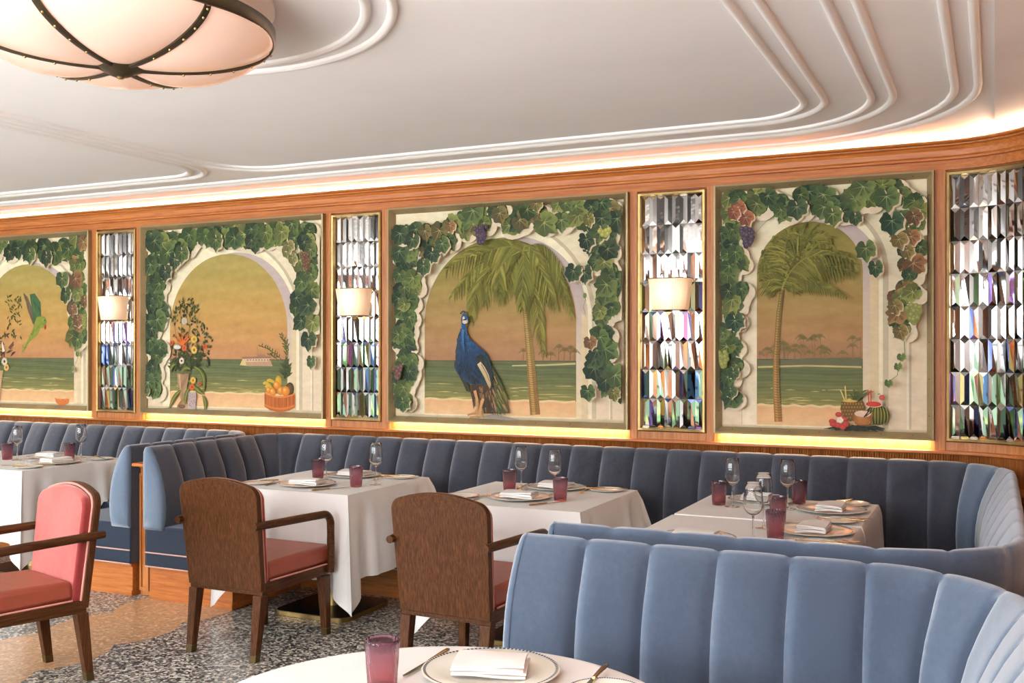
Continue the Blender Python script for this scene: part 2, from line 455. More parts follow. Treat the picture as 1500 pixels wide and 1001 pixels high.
# ================================================================== MURALS (flat painted canvases) : each canvas is one mesh of flat painted shapes
PK = .86
class Paint:
    STEP = 2.2e-5
    def __init__(s, y, bounds):
        s.mb = MB(); s.mb.c = []; s.y = y; s.k = 0; s.b = bounds
    def layer(s): s.k += 1; return s.y - s.k * s.STEP
    def c(s, col): return (lin(col[0]) * PK, lin(col[1]) * PK, lin(col[2]) * PK, 1)
    def cl(s, p):
        x0, x1, z0, z1 = s.b
        return (min(max(p[0], x0), x1), min(max(p[1], z0), z1))
    def tri(s, pts, cols, faces):
        y = s.layer(); pts = [s.cl(p) for p in pts]
        s.mb.add([(p[0], y, p[1]) for p in pts], faces); s.mb.c += [s.c(c) for c in cols]
    def poly(s, pts, col):
        f = col if callable(col) else (lambda p: col)
        s.tri(pts, [f(p) for p in pts], [tuple(range(len(pts)))])
    def fan(s, c, pts, cc, col):
        f = col if callable(col) else (lambda p: col)
        n = len(pts)
        s.tri([c] + list(pts), [cc] + [f(p) for p in pts], [(0, 1 + i, 1 + (i + 1) % n) for i in range(n)])
    def rows(s, rows, colf):
        n = len(rows[0]); pts = [p for r in rows for p in r]
        s.tri(pts, [colf(p) for p in pts], [(i * n + j, i * n + j + 1, (i + 1) * n + j + 1, (i + 1) * n + j) for i in range(len(rows) - 1) for j in range(n - 1)])
    def disc(s, c, rx, rz, cin, cout, n=14, a0=0, hl=(-.25, .3)):
        pts = [(c[0] + rx * math.cos(2 * PI * k / n + a0), c[1] + rz * math.sin(2 * PI * k / n + a0)) for k in range(n)]
        s.fan((c[0] + hl[0] * rx, c[1] + hl[1] * rz), pts, cin, cout)
    def stroke(s, pts, w0, w1, c0, c1=None, wm=None):
        c1 = c1 or c0; n = len(pts); L, R, C = [], [], []
        for i, p in enumerate(pts):
            a = pts[max(i - 1, 0)]; b = pts[min(i + 1, n - 1)]
            dx, dz = b[0] - a[0], b[1] - a[1]; l = math.hypot(dx, dz) or 1
            t = i / (n - 1); w = (w0 + (w1 - w0) * t) if wm is None else (w0 * (1 - t) ** 2 + wm * 2 * t * (1 - t) * 2 + w1 * t * t)
            w *= .5
            L.append((p[0] - dz / l * w, p[1] + dx / l * w)); R.append((p[0] + dz / l * w, p[1] - dx / l * w))
            C.append(tuple(c0[k] + (c1[k] - c0[k]) * t for k in range(3)))
        pts2, cols = [], []
        for a, b, c in zip(L, R, C): pts2 += [a, b]; cols += [c, c]
        s.tri(pts2, cols, [(2 * i, 2 * i + 1, 2 * i + 3, 2 * i + 2) for i in range(n - 1)])
def mixc(a, b, t): return tuple(a[k] + (b[k] - a[k]) * t for k in range(3))
def jit(c, r, a=10): 
    d = r.uniform(-a, a); return (c[0] + d, c[1] + d, c[2] + d * .7)
def bez(a, b, c, n=8): return [((1 - t) ** 2 * a[0] + 2 * t * (1 - t) * b[0] + t * t * c[0], (1 - t) ** 2 * a[1] + 2 * t * (1 - t) * b[1] + t * t * c[1]) for t in [i / n for i in range(n + 1)]]
def inside(p, poly):
    r = False; n = len(poly)
    for i in range(n):
        a, b = poly[i], poly[(i + 1) % n]
        if (a[1] > p[1]) != (b[1] > p[1]) and p[0] < (b[0] - a[0]) * (p[1] - a[1]) / (b[1] - a[1]) + a[0]: r = not r
    return r
def W(x, y): return on_wall(x, y, 5.688)
def Ws(pts, ox=0, oy=0, k=1): return [W(ox + x / k, oy + y / k) for x, y in pts]

GREENS = [(62, 84, 42), (76, 100, 52), (48, 74, 46), (106, 120, 58), (132, 138, 72), (42, 62, 42), (92, 110, 60)]
DARKG = [(48, 70, 48), (40, 60, 45), (62, 86, 50), (78, 100, 56)]
AUT = [(150, 92, 62), (160, 110, 70), (140, 120, 66), (128, 120, 60), (120, 88, 56)]
LA = [0, 9, 19, 30, 42, 54, 66, 80, 94, 106, 120, 134, 150, 164, 176]
LR = [1.04, .90, .84, .76, .86, .93, .84, .80, .85, .74, .78, .74, .66, .50, .14]
def leaf(P, c, size, ang, col, r, shadow=True):
    """broad lobed vine leaf; ang = direction of the tip"""
    pts = []
    sq = r.uniform(.72, 1.0)
    for sgn in (1, -1):
        seq = list(zip(LA, LR)); seq = seq if sgn == 1 else list(reversed(seq))[0:-1]
        for a, q in seq:
            q2 = q * r.uniform(.92, 1.08); a2 = math.radians(a) * sgn
            lx, lz = q2 * math.cos(a2) * size, q2 * math.sin(a2) * size * sq
            pts.append((c[0] + lx * math.cos(ang) - lz * math.sin(ang), c[1] + lx * math.sin(ang) + lz * math.cos(ang)))
    if shadow:
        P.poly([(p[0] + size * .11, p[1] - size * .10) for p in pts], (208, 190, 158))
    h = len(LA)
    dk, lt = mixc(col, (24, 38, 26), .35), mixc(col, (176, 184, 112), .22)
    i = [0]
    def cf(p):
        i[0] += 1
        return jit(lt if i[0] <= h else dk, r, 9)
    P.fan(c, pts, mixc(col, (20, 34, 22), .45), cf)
    vc = mixc(col, (200, 202, 140), .55)
    for a, q in ((0, .9), (50, .78), (-50, .78), (96, .6), (-96, .6)):
        a2 = math.radians(a); lx, lz = q * math.cos(a2) * size, q * math.sin(a2) * size * sq
        e = (c[0] + lx * math.cos(ang) - lz * math.sin(ang), c[1] + lx * math.sin(ang) + lz * math.cos(ang))
        m = ((c[0] + e[0]) / 2 + r.uniform(-1, 1) * size * .03, (c[1] + e[1]) / 2)
        P.stroke([c, m, e], size * .055, size * .012, vc, col)
    for a in (20, -20, 72, -72):
        a2 = math.radians(a); lx, lz = .62 * math.cos(a2) * size, .62 * math.sin(a2) * size * sq
        e = (c[0] + lx * math.cos(ang) - lz * math.sin(ang), c[1] + lx * math.sin(ang) + lz * math.cos(ang))
        b = (c[0] + (e[0] - c[0]) * .3, c[1] + (e[1] - c[1]) * .3)
        P.stroke([b, e], size * .03, size * .16, dk, dk)

def garland(P, line, n, spread, size, pal, r, down=True):
    L = [W(*p) for p in line]; d = [0]
    for a, b in zip(L, L[1:]): d.append(d[-1] + math.hypot(b[0] - a[0], b[1] - a[1]))
    P.stroke(L, .012, .008, (96, 74, 50))
    spots = []
    for k in range(n):
        t = d[-1] * (k + r.uniform(-.4, .4) + .5) / n; t = min(max(t, 0), d[-1] * .999)
        i = max(j for j in range(len(d) - 1) if d[j] <= t); q = (t - d[i]) / (d[i + 1] - d[i])
        spots.append((L[i][0] + (L[i + 1][0] - L[i][0]) * q + r.uniform(-1, 1) * spread, L[i][1] + (L[i + 1][1] - L[i][1]) * q + r.uniform(-1, 1) * spread))
    r.shuffle(spots)
    for c in spots:
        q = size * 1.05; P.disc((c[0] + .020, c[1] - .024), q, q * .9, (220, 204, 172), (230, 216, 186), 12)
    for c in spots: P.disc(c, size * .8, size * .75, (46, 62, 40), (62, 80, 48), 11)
    for c in spots:
        leaf(P, c, size * 1.22 * r.uniform(.75, 1.2), -PI / 2 + r.uniform(-1.1, 1.1), jit(r.choice(pal), r, 8), r, False)

def grapes(P, c, w, h, n, col, hi, r):
    B = []
    for k in range(n):
        t = k / (n - 1); ww = w * (1 - t * .75)
        B.append((c[0] + r.uniform(-.5, .5) * ww, c[1] - t * h))
    r.shuffle(B)
    for b in B: P.disc(b, .0145, .0145, hi, col, 10)

def frond(P, a, b, c, ln, r, clip, col=(112, 112, 44), n=26, hang=.55):
    R = bez(a, b, c, n)
    for i in range(1, n + 1):
        p = R[i]; q = R[i - 1]; dx, dz = p[0] - q[0], p[1] - q[1]; l = math.hypot(dx, dz) or 1; dx /= l; dz /= l
        t = i / n; Ln = ln * (math.sin(PI * min(1, .18 + .8 * t)) * .8 + .25)
        for sg in (1, -1):
            ex, ez = dx * .75 - dz * sg * .8, dz * .75 + dx * sg * .8 - hang
            m = math.hypot(ex, ez); ex /= m; ez /= m
            L = Ln * r.uniform(.75, 1.1)
            m1 = (p[0] + ex * L * .5, p[1] + ez * L * .5 + .006); e = (p[0] + ex * L, p[1] + (ez - .12) * L)
            for _ in range(4):
                if clip(e): break
                e = ((e[0] + p[0]) / 2, (e[1] + p[1]) / 2); m1 = ((m1[0] + p[0]) / 2, (m1[1] + p[1]) / 2)
            if not clip(e): continue
            cc = jit(col, r, 20); cc = mixc(cc, (182, 176, 84), r.choice((0, 0, .3, .55))); cc = mixc(cc, (70, 76, 26), r.choice((0, 0, .35, .6)))
            P.stroke([p, m1, e], .007, .0025, cc, mixc(cc, (150, 140, 60), .3), .0085)
    if clip(R[-1]): P.stroke(R, .008, .003, (150, 142, 66), (120, 116, 50))

def arch_pts(cx, r, zs, z0, n=28, left=True):
    return [(cx - r, z0)] + [(cx - r * math.cos(PI * k / n), zs + r * math.sin(PI * k / n)) for k in range(n + 1)] + [(cx + r, z0)]

def scenery(P, cx, r, zs, z0, zh, zb, r_, sky):
    """cream wall, arch with shaded reveal, sky / sea / sand in the opening. zh horizon, zb beach line"""
    x0, x1, b0, b1 = P.b
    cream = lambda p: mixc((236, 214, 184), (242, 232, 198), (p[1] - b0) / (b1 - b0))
    P.rows([[(x0 + (x1 - x0) * j / 6, b0 + (b1 - b0) * i / 8) for j in range(7)] for i in range(9)], cream)
    # pilaster lines
    for q in (x1 - .085,):
        P.stroke([(q, b0), (q, zs + .12)], .012, .012, (206, 186, 158)); P.stroke([(q - .012, b0), (q - .012, zs + .12)], .01, .01, (244, 232, 206))
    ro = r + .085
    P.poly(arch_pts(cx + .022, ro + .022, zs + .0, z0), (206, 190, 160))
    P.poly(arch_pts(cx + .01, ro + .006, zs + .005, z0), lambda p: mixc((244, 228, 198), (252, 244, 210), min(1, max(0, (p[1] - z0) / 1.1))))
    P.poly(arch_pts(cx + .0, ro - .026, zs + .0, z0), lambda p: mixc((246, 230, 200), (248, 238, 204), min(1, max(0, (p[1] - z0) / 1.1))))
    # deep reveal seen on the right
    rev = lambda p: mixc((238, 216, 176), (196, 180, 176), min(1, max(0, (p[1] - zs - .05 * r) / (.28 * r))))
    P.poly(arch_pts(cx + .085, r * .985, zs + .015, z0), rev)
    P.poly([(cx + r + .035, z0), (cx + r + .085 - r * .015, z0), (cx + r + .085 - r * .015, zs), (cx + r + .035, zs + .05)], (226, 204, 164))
    # opening as horizontal strips
    def xw(z): return r if z <= zs else math.sqrt(max(0, r * r - (z - zs) ** 2))
    zt = zs + r - .002
    def skyc(p):
        z = p[1]
        if z >= zh:
            t = (z - zh) / (zt - zh); n = len(sky) - 1; i = min(int(t * n), n - 1)
            c = mixc(sky[i], sky[i + 1], t * n - i); s = math.sin(z * 37 + p[0] * 5) * 3 + math.sin(z * 83 - p[0] * 9) * 2
            return (c[0] + s, c[1] + s, c[2] + s)
        t = (zh - z) / (zh - zb); c = mixc((94, 104, 68), (142, 134, 76), t * t)
        s = math.sin(z * 330 + math.sin(p[0] * 14) * 1.2) * 7 + math.sin(z * 130 + p[0] * 6) * 5
        return (c[0] + s, c[1] + s, c[2] + s * .6)
    def strip(za, zb_, n, f):
        P.rows([[(cx + xw(z) * (j / 10 - 1), z) for j in range(21)] for z in [za + (zb_ - za) * i / n for i in range(n + 1)]], f)
    strip(zh, zt, 44, skyc); strip(zb, zh, 40, skyc)
    strip(z0, zb, 6, lambda p: mixc((236, 196, 146), (228, 176, 128), (p[1] - z0) / (zb - z0)))
    P.stroke([(cx - r, zh), (cx + r, zh)], .006, .006, (74, 86, 58))
    for k in range(26):
        z = zb + r_.random() ** 2 * (zh - zb) * .4; xa = cx + r_.uniform(-.98, .75) * r; l = r_.uniform(.03, .22) * r
        P.stroke([(xa, z), (xa + l, z + .002), (min(xa + 2 * l, cx + r * .98), z)], .001, .001, (206, 188, 118), (180, 166, 100), .005)
    P.stroke([(cx - r * .99 + 2 * r * .99 * i / 30, zb + math.sin(i * 1.3) * .004) for i in range(31)], .012, .012, (228, 204, 150))
    # painted sill
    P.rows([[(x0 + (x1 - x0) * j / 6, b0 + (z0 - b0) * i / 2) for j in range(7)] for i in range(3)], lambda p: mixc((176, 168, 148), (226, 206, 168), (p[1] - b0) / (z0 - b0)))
    P.stroke([(cx - r, z0), (cx + r, z0)], .008, .008, (240, 222, 182))
    return lambda p: (abs(p[0] - cx) < xw(p[1]) - .004) and z0 < p[1] < zt

FRZ0, FRZ1 = .990, 2.385
def framed(name, xa, xb, label):
    """frame with a sloped inner face, standing 4 cm proud of the wall, screws along it"""
    t = thing(name, label, 'painting', ((xa + xb) / 2, 5.70, FRZ0))
    w = .036; hx = (xb - xa) / 2; H = FRZ1 - FRZ0
    prof = [(0, .0), (0, -.058), (.010, -.060), (w, -.022), (w, .0)]   # (inset, y)
    mb = MB(); rows = []
    for i, yy in prof: rows.append([(-hx + i, yy, i), (hx - i, yy, i), (hx - i, yy, H - i), (-hx + i, yy, H - i)])
    mb.grid(rows, closed_u=True, closed_v=True)
    obj('frame', mb, M['frame'], t, smooth=False)
    mb0 = MB().lathe([(.0028, 0), (.0022, .0016), (.0004, .002)], 8)
    sc = None
    def screw(px, pz):
        nonlocal sc
        if sc is None:
            sc = obj('screw', mb0, M['screw'], t)
            s = sc
        else:
            s = sc.copy(); COL.objects.link(s); s.parent = t
        s.location = (px, -.0405, pz); s.rotation_euler = (PI / 2, 0, 0)
    n = 7
    for k in range(n):
        f = (k + .5) / n
        screw(-hx + .0235 + f * (2 * hx - .047), .0235); screw(-hx + .0235 + f * (2 * hx - .047), H - .0235)
        screw(-hx + .0235, .03 + f * (H - .06)); screw(hx - .0235, .03 + f * (H - .06))
    P = Paint(5.690, (xa + w - .004, xb - w + .004, FRZ0 + w - .004, FRZ1 - w + .004))
    return t, P, (xa + xb) / 2
def finish(t, P, xc):
    P.mb.v = [(x - xc, y - 5.70, z - FRZ0) for x, y, z in P.mb.v]
    c = obj('canvas', P.mb, M['paint'], t, smooth=False, fix=False)
    # all faces look into the room
    me = c.data; bm = bmesh.new(); bm.from_mesh(me)
    fl = [f for f in bm.faces if f.normal.y > 0]
    if fl: bmesh.ops.reverse_faces(bm, faces=fl)
    bm.to_mesh(me); bm.free()
SKY = [(190, 136, 94), (198, 148, 90), (198, 156, 88), (190, 157, 86), (176, 155, 86), (168, 154, 86)]
SKYD = [(168, 124, 90), (174, 134, 88), (170, 140, 84), (162, 140, 78), (148, 134, 68), (132, 124, 58)]

# ---- peacock mural ------------------------------------------------
r = random.Random(31)
t3, P, xc3 = framed('framed_mural', -3.592, -1.938, 'framed mural of a blue peacock under palm fronds in a vine-hung arch')
cx, rr, zs, z0 = -2.808, .528, 1.632, 1.045
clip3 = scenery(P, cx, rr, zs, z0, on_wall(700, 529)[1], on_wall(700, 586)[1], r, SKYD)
for x, h in ((766, 14), (795, 12), (818, 20), (826, 15), (835, 18), (841, 13), (806, 9)):
    b = W(x, 529); tp = W(x + 1, 529 - h); P.stroke([b, tp], .006, .004, (132, 104, 66))
    for k in range(9):
        a = PI * k / 8; P.stroke([tp, (tp[0] + .02 * math.cos(a), tp[1] + .022 * math.sin(a)), (tp[0] + .038 * math.cos(a), tp[1] + .016 * math.sin(a) - .016 * abs(math.cos(a)))], .006, .002, (122, 104, 62))
P.stroke([W(750, 536), W(800, 535), W(843, 533)], .008, .012, (196, 180, 126))
# trunk
L = [W(*p) for p in ((770, 452), (775, 500), (779, 550), (784, 608))]
P.stroke(L, .040, .068, (142, 122, 66), (150, 112, 62)); P.stroke([(p[0] - .008, p[1]) for p in L], .014, .022, (186, 160, 92), (190, 146, 84))
for k in range(46):
    f = k / 46; x = 770 + 14 * f; y = 455 + 150 * f; c = W(x, y); w = .02 + .014 * f
    P.stroke([(c[0] - w, c[1]), (c[0], c[1] - .005), (c[0] + w, c[1] + .001)], .003, .003, jit((120, 96, 52), r, 16))
cr = W(768, 372)
for bx, by, ex, ey, ln, hg in ((720, 345, 655, 395, .17, .6), (735, 330, 690, 420, .2, .8), (715, 360, 665, 430, .17, .9), (745, 345, 712, 440, .2, 1.0), (700, 372, 690, 470, .17, 1.0),
                               (760, 330, 742, 430, .2, 1.0), (790, 340, 800, 440, .2, 1.0), (780, 400, 797, 515, .15, .9), (800, 345, 835, 420, .2, .9), (815, 360, 838, 460, .15, 1.0),
                               (790, 335, 826, 390, .2, .7), (770, 360, 765, 450, .18, 1.1), (780, 350, 815, 450, .17, 1.0), (725, 352, 735, 440, .17, 1.0), (755, 350, 700, 375, .17, .5), (770, 345, 790, 380, .16, .6)):
    frond(P, cr, W(bx, by), W(ex, ey), ln, r, clip3, hang=hg)
# peacock
def Z(pts): return Ws(pts, 610, 440, 5.561)
def z1(x, y): return W(610 + x / 5.561, 440 + y / 5.561)
P.poly(Z([(520, 950), (640, 925), (880, 985), (700, 985)]), (150, 140, 128))
tail = Z([(590, 540), (640, 560), (690, 650), (722, 740), (745, 820), (768, 918), (556, 922), (575, 860), (588, 780), (600, 700)])
P.poly(tail, (78, 78, 46))
for k in range(110):
    a = r.random(); x = 600 + 130 * r.random(); y = 580 + 300 * r.random()
    p = z1(x, y)
    if inside(p, tail):
        e = z1(x + 22 + (x - 600) * .12, y + 60)
        P.stroke([p, e], .009, .003, jit(r.choice([(96, 108, 52), (60, 74, 44), (128, 118, 66), (164, 128, 84), (70, 92, 62)]) if x > 640 else r.choice([(176, 134, 98), (150, 108, 76), (58, 46, 36)]), r, 10))
low = Z([(452, 690), (620, 680), (640, 780), (628, 922), (560, 918), (540, 820), (505, 780), (480, 890), (465, 800), (452, 740)])
P.poly(low, (72, 54, 36))
for k in range(70):
    x, y = r.uniform(455, 635), r.uniform(690, 890); p = z1(x, y)
    if inside(p, low): P.stroke([p, z1(x + 6, y + 44)], .008, .002, jit(r.choice([(110, 82, 54), (52, 42, 32), (88, 68, 44), (150, 116, 80)]), r, 8))
P.poly(Z([(352, 600), (380, 630), (440, 690), (448, 748), (420, 740), (395, 680)]), (56, 52, 40))
for a in (((488, 735), (505, 800), (512, 880), (490, 915), (430, 935)), ((556, 800), (540, 860), (525, 925), (500, 945), (448, 955)), ((525, 925), (545, 940), (560, 950))):
    P.stroke(Z(a), .020, .011, (206, 158, 104), (188, 138, 90))
body = Z([(393, 188), (412, 188), (420, 240), (432, 285), (455, 320), (500, 362), (545, 398), (590, 440), (612, 490), (626, 560), (640, 620), (632, 720), (600, 690), (540, 682), (480, 692),
          (430, 668), (380, 630), (345, 592), (320, 540), (336, 470), (332, 420), (344, 350), (352, 290), (374, 240)])
def bodyc(x, y):
    if y < 360: c = mixc((42, 92, 140), (44, 86, 130), r.random())
    elif y < 500: c = mixc((40, 78, 120), (32, 58, 88), (y - 360) / 140)
    else: c = mixc((30, 58, 84), (34, 38, 38), min(1, (y - 500) / 160))
    if x < 375 - (y - 300) * .06 and y < 560: c = mixc(c, (64, 62, 66), .6)
    if x > 540: c = mixc(c, (48, 84, 66), .75)
    return c
P.poly(body, (34, 62, 96))
for k in range(560):
    y = 195 + 510 * (k / 560); x = r.uniform(320, 640); p = z1(x, y)
    if inside(p, body):
        e = z1(x + (x - 430) * .10 + 4, y + 30); 
        if inside(e, body): P.stroke([p, e], .013, .004, jit(bodyc(x, y), r, 12), jit(bodyc(x, y + 26), r, 9))
P.stroke(Z([(398, 240), (395, 300), (400, 360), (410, 420)]), .02, .005, (72, 126, 172), (48, 88, 128))
wing = Z([(505, 455), (545, 438), (590, 480), (622, 560), (642, 640), (634, 726), (612, 690), (570, 615), (528, 545), (503, 500)])
P.poly(wing, (36, 44, 44))
for k in range(80):
    x, y = r.uniform(505, 640), r.uniform(440, 690); p = z1(x, y)
    if inside(p, wing): P.stroke([p, z1(x + 12, y + 34)], .007, .002, jit(r.choice([(28, 36, 38), (52, 60, 54), (44, 74, 70)]), r, 6))
P.stroke(Z([(526, 512), (556, 556), (590, 620), (612, 690), (616, 716)]), .030, .004, (214, 196, 156), (170, 140, 104), .026)
P.stroke(Z([(545, 520), (585, 590), (612, 660)]), .005, .003, (90, 76, 58))
P.stroke(Z([(402, 230), (400, 190), (408, 165)]), .030, .028, (40, 92, 148), (40, 84, 134))
P.disc(z1(411, 158), .027, .036, (60, 112, 166), (30, 64, 104))
P.disc(z1(413, 176), .020, .014, (226, 222, 200), (206, 196, 170)); P.disc(z1(402, 150), .008, .014, (222, 216, 196), (200, 196, 176))
P.stroke(Z([(400, 162), (424, 156)]), .010, .006, (24, 26, 32)); P.disc(z1(418, 160), .005, .005, (14, 14, 16), (14, 14, 16), 8)
P.stroke(Z([(425, 165), (436, 176)]), .016, .004, (190, 176, 146))
for a in ((380, 108), (388, 98), (398, 92), (408, 94), (414, 100)):
    P.stroke([z1(404, 132), z1(*a)], .003, .003, (70, 70, 74)); P.disc(z1(*a), .007, .005, (44, 60, 88), (50, 60, 80), 8)
# vines
G3 = [[(588, 588), (598, 520), (592, 470), (604, 420), (594, 370), (600, 330)], [(592, 335), (640, 352), (680, 326), (720, 316), (770, 322), (820, 312), (870, 312), (905, 300)],
      [(905, 310), (875, 365), (900, 400), (885, 440), (898, 490), (882, 520), (900, 555), (908, 580)]]
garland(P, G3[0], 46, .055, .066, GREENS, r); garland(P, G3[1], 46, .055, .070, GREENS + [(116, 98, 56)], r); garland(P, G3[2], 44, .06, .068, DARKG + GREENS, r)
for x, y, a in ((640, 372, -1.9), (655, 358, -1.2), (628, 390, -1.6), (612, 352, -2.0), (865, 352, -1.4), (885, 340, -1.7), (862, 400, -1.5), (846, 398, -1.9)): leaf(P, W(x, y), .075, a, r.choice(DARKG), r)
for x, y in ((667, 332), (792, 300), (868, 322), (870, 500), (905, 575)): leaf(P, W(x, y), .055, -1.4, r.choice(AUT), r)
for x, y in ((867, 572), (598, 588)): leaf(P, W(x, y), .068, -1.5, (62, 88, 48), r)
grapes(P, W(712, 334), .10, .10, 26, (52, 40, 56), (110, 92, 118), r); grapes(P, W(590, 536), .075, .08, 20, (84, 52, 50), (142, 104, 96), r)
grapes(P, W(892, 338), .10, .035, 16, (150, 150, 66), (206, 204, 120), r)
P.stroke([W(862, 430), W(864, 440), W(861, 450), W(864, 462)], .004, .003, (136, 140, 80)); P.disc(W(863, 434), .012, .016, (120, 142, 78), (96, 118, 62))
finish(t3, P, xc3)

# ---- fruit basket mural -------------------------------------------
r = random.Random(12)
t2, P, xc2 = framed('framed_mural', -5.768, -4.105, 'framed mural of a fruit basket, flower vases and a passing ship seen through an arch')
cx, rr, zs, z0 = -4.976, .538, 1.612, 1.045
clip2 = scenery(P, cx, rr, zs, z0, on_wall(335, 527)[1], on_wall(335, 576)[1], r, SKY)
def S(pts): return Ws(pts, 340, 460, 6.253)
P.poly(S([(70, 470), (100, 400), (150, 410), (170, 480)]), (220, 196, 130))
P.poly(S([(120, 430), (350, 425), (370, 480), (130, 478)]), (186, 150, 118)); P.poly(S([(90, 395), (360, 388), (350, 408), (95, 412)]), (150, 110, 92))
P.poly(S([(110, 412), (345, 408), (330, 436), (118, 440)]), (214, 184, 150)); P.poly(S([(235, 372), (300, 370), (312, 390), (230, 391)]), (160, 118, 98))
for x in range(135, 335, 26): P.poly(S([(x, 418), (x + 14, 418), (x + 14, 428), (x, 428)]), (120, 92, 80))
P.stroke(S([(232, 388), (232, 290)]), .004, .003, (150, 116, 84)); P.stroke(S([(262, 372), (262, 352)]), .005, .005, (150, 116, 90))
# sprigs and pineapple
def F(x, y): return W(340 + x / 6.253, 460 + y / 6.253)
for a, b, n in (((500, 420), (455, 200), 9), ((470, 440), (270, 300), 9), ((420, 440), (345, 380), 6), ((505, 440), (500, 260), 7)):
    L = bez(F(*a), F((a[0] + b[0]) / 2 + 20, (a[1] + b[1]) / 2 - 30), F(*b), n); P.stroke(L, .005, .002, (84, 84, 46))
    for p in L[2:]:
        for sg in (-1, 1):
            an = r.uniform(.2, 1.0) * sg + 1.9; P.stroke([p, (p[0] + .018 * math.cos(an), p[1] + .015 * math.sin(an)), (p[0] + .034 * math.cos(an), p[1] + .028 * math.sin(an))], .002, .001, jit((78, 88, 42), r, 10), (92, 96, 50), .010)
for k in range(30):
    a = math.radians(r.uniform(35, 150)); b = F(490 + r.uniform(-15, 25), 600 - 130 * r.random()); l = r.uniform(.05, .095)
    P.stroke([b, (b[0] + l * .6 * math.cos(a), b[1] + l * .5 * math.sin(a)), (b[0] + l * math.cos(a), b[1] + l * .8 * math.sin(a))], .012, .002, jit((50, 62, 32), r, 12), (92, 96, 52), .016)
P.disc(F(530, 690), 0.0352, 0.0480, (120, 92, 46), (66, 52, 28)); P.disc(F(425, 620), 0.0288, 0.0416, (226, 178, 50), (184, 140, 36))
for x, y in ((310, 640), (330, 670), (345, 615)): P.stroke(bez(F(x - 25, y), F(x, y - 20), F(x + 50, y + 20)), .012, .010, (216, 180, 70), (200, 160, 52), .018)
for x, y, q in ((335, 700, .024), (408, 655, .028), (445, 705, .030), (372, 715, .031), (490, 708, .036)):
    P.disc(F(x, y), q, q, (238, 172, 76), (206, 112, 34))
    P.disc(F(x - 8, y - 10), q * .3, q * .3, (250, 210, 130), (236, 166, 72), 10)
P.disc(F(450, 905), 0.0640, 0.0115, (112, 96, 84), (170, 156, 136)); P.poly(F_ := [F(*p) for p in ((300, 718), (330, 745), (440, 762), (540, 752), (578, 730), (575, 860), (520, 888), (440, 900), (350, 885), (298, 850))], lambda p: (182, 98, 42))
for k in range(34):
    x = 302 + 270 * k / 33; d = 25 * math.sin(PI * k / 33); P.stroke([F(x, 730 + d), F(x, 835 + d * 1.4)], .007, .007, jit((190, 104, 46) if k % 4 else (164, 86, 38), r, 14))
P.stroke(bez(F(298, 832), F(440, 905), F(578, 836), 12), .013, .013, (206, 122, 60)); P.stroke(bez(F(298, 722), F(440, 800), F(578, 732), 12), .010, .010, (216, 134, 70))
# flower arrangement
def V(x, y): return W(210 + x / 5.27, 420 + y / 5.27)
P.poly([V(*p) for p in ((130, 945), (220, 930), (480, 950), (420, 968), (180, 968))], (150, 138, 116))
for k in range(210):
    t = r.random(); y = 80 + 560 * t; wd = 40 + 150 * min(1, t * 1.7); x = 340 + r.uniform(-1, 1) * wd
    if x < 215 or (x > 300 and x < 350 and y < 110): continue
    a = r.uniform(.3, 2.8); l = r.uniform(.02, .045); p = V(x, y)
    P.stroke([p, (p[0] + l * .5 * math.cos(a), p[1] + l * .5 * math.sin(a)), (p[0] + l * math.cos(a), p[1] + l * math.sin(a))], .002, .001, jit(r.choice([(72, 80, 38), (54, 66, 34), (96, 98, 48), (46, 54, 32)]), r, 8), None, .015 if y > 150 else .011)
for a, b in (((330, 640), (380, 60)), ((320, 640), (285, 100)), ((340, 640), (490, 390)), ((310, 640), (225, 210)), ((340, 640), (440, 200))): P.stroke(bez(V(*a), V((a[0] + b[0]) / 2, (a[1] + b[1]) / 2), V(*b)), .004, .002, (78, 78, 42))
for k in range(60):
    x, y = r.uniform(215, 450), r.uniform(480, 660); a = r.uniform(0, PI); p = V(x, y); l = r.uniform(.04, .08)
    P.stroke([p, (p[0] + l * .5 * math.cos(a), p[1] + l * .5 * math.sin(a)), (p[0] + l * math.cos(a), p[1] + l * math.sin(a))], .003, .001, jit((44, 56, 30), r, 10), (66, 76, 38), .02)
def flower(c, q, col, mid, n=9):
    for k in range(n):
        a = 2 * PI * k / n + r.random() * .3; P.disc((c[0] + q * .6 * math.cos(a), c[1] + q * .6 * math.sin(a)), q * .45, q * .38, jit(col, r, 10), mixc(col, (120, 70, 30), .25), 8)
    P.disc(c, q * .34, q * .34, mid, mixc(mid, (60, 40, 20), .4), 8)
flower(V(322, 268), 0.0266, (216, 212, 196), (226, 222, 206), 12)
flower(V(398, 408), 0.0296, (236, 200, 92), (200, 150, 50)); flower(V(398, 490), 0.0296, (236, 204, 100), (150, 100, 40)); flower(V(302, 574), 0.0252, (232, 224, 206), (80, 50, 30))
flower(V(225, 436), 0.0192, (214, 92, 40), (170, 60, 24)); flower(V(322, 474), 0.0252, (218, 96, 44), (180, 66, 28)); flower(V(484, 466), 0.0192, (212, 88, 44), (160, 56, 24))
P.disc(V(268, 468), 0.0360, 0.0158, (240, 238, 228), (214, 208, 196))
for a in (60, 85, 110, 135, 40): P.stroke([V(305, 450), (V(305, 450)[0] + .12 * math.cos(math.radians(a)), V(305, 450)[1] + .10 * math.sin(math.radians(a)))], .018, .004, (226, 116, 46), (214, 92, 34))
P.poly([V(*p) for p in ((268, 672), (360, 672), (350, 740), (338, 800), (332, 880), (352, 920), (350, 945), (268, 945), (268, 920), (296, 880), (284, 800), (272, 740))], lambda p: mixc((120, 88, 62), (196, 160, 120), r.random()))
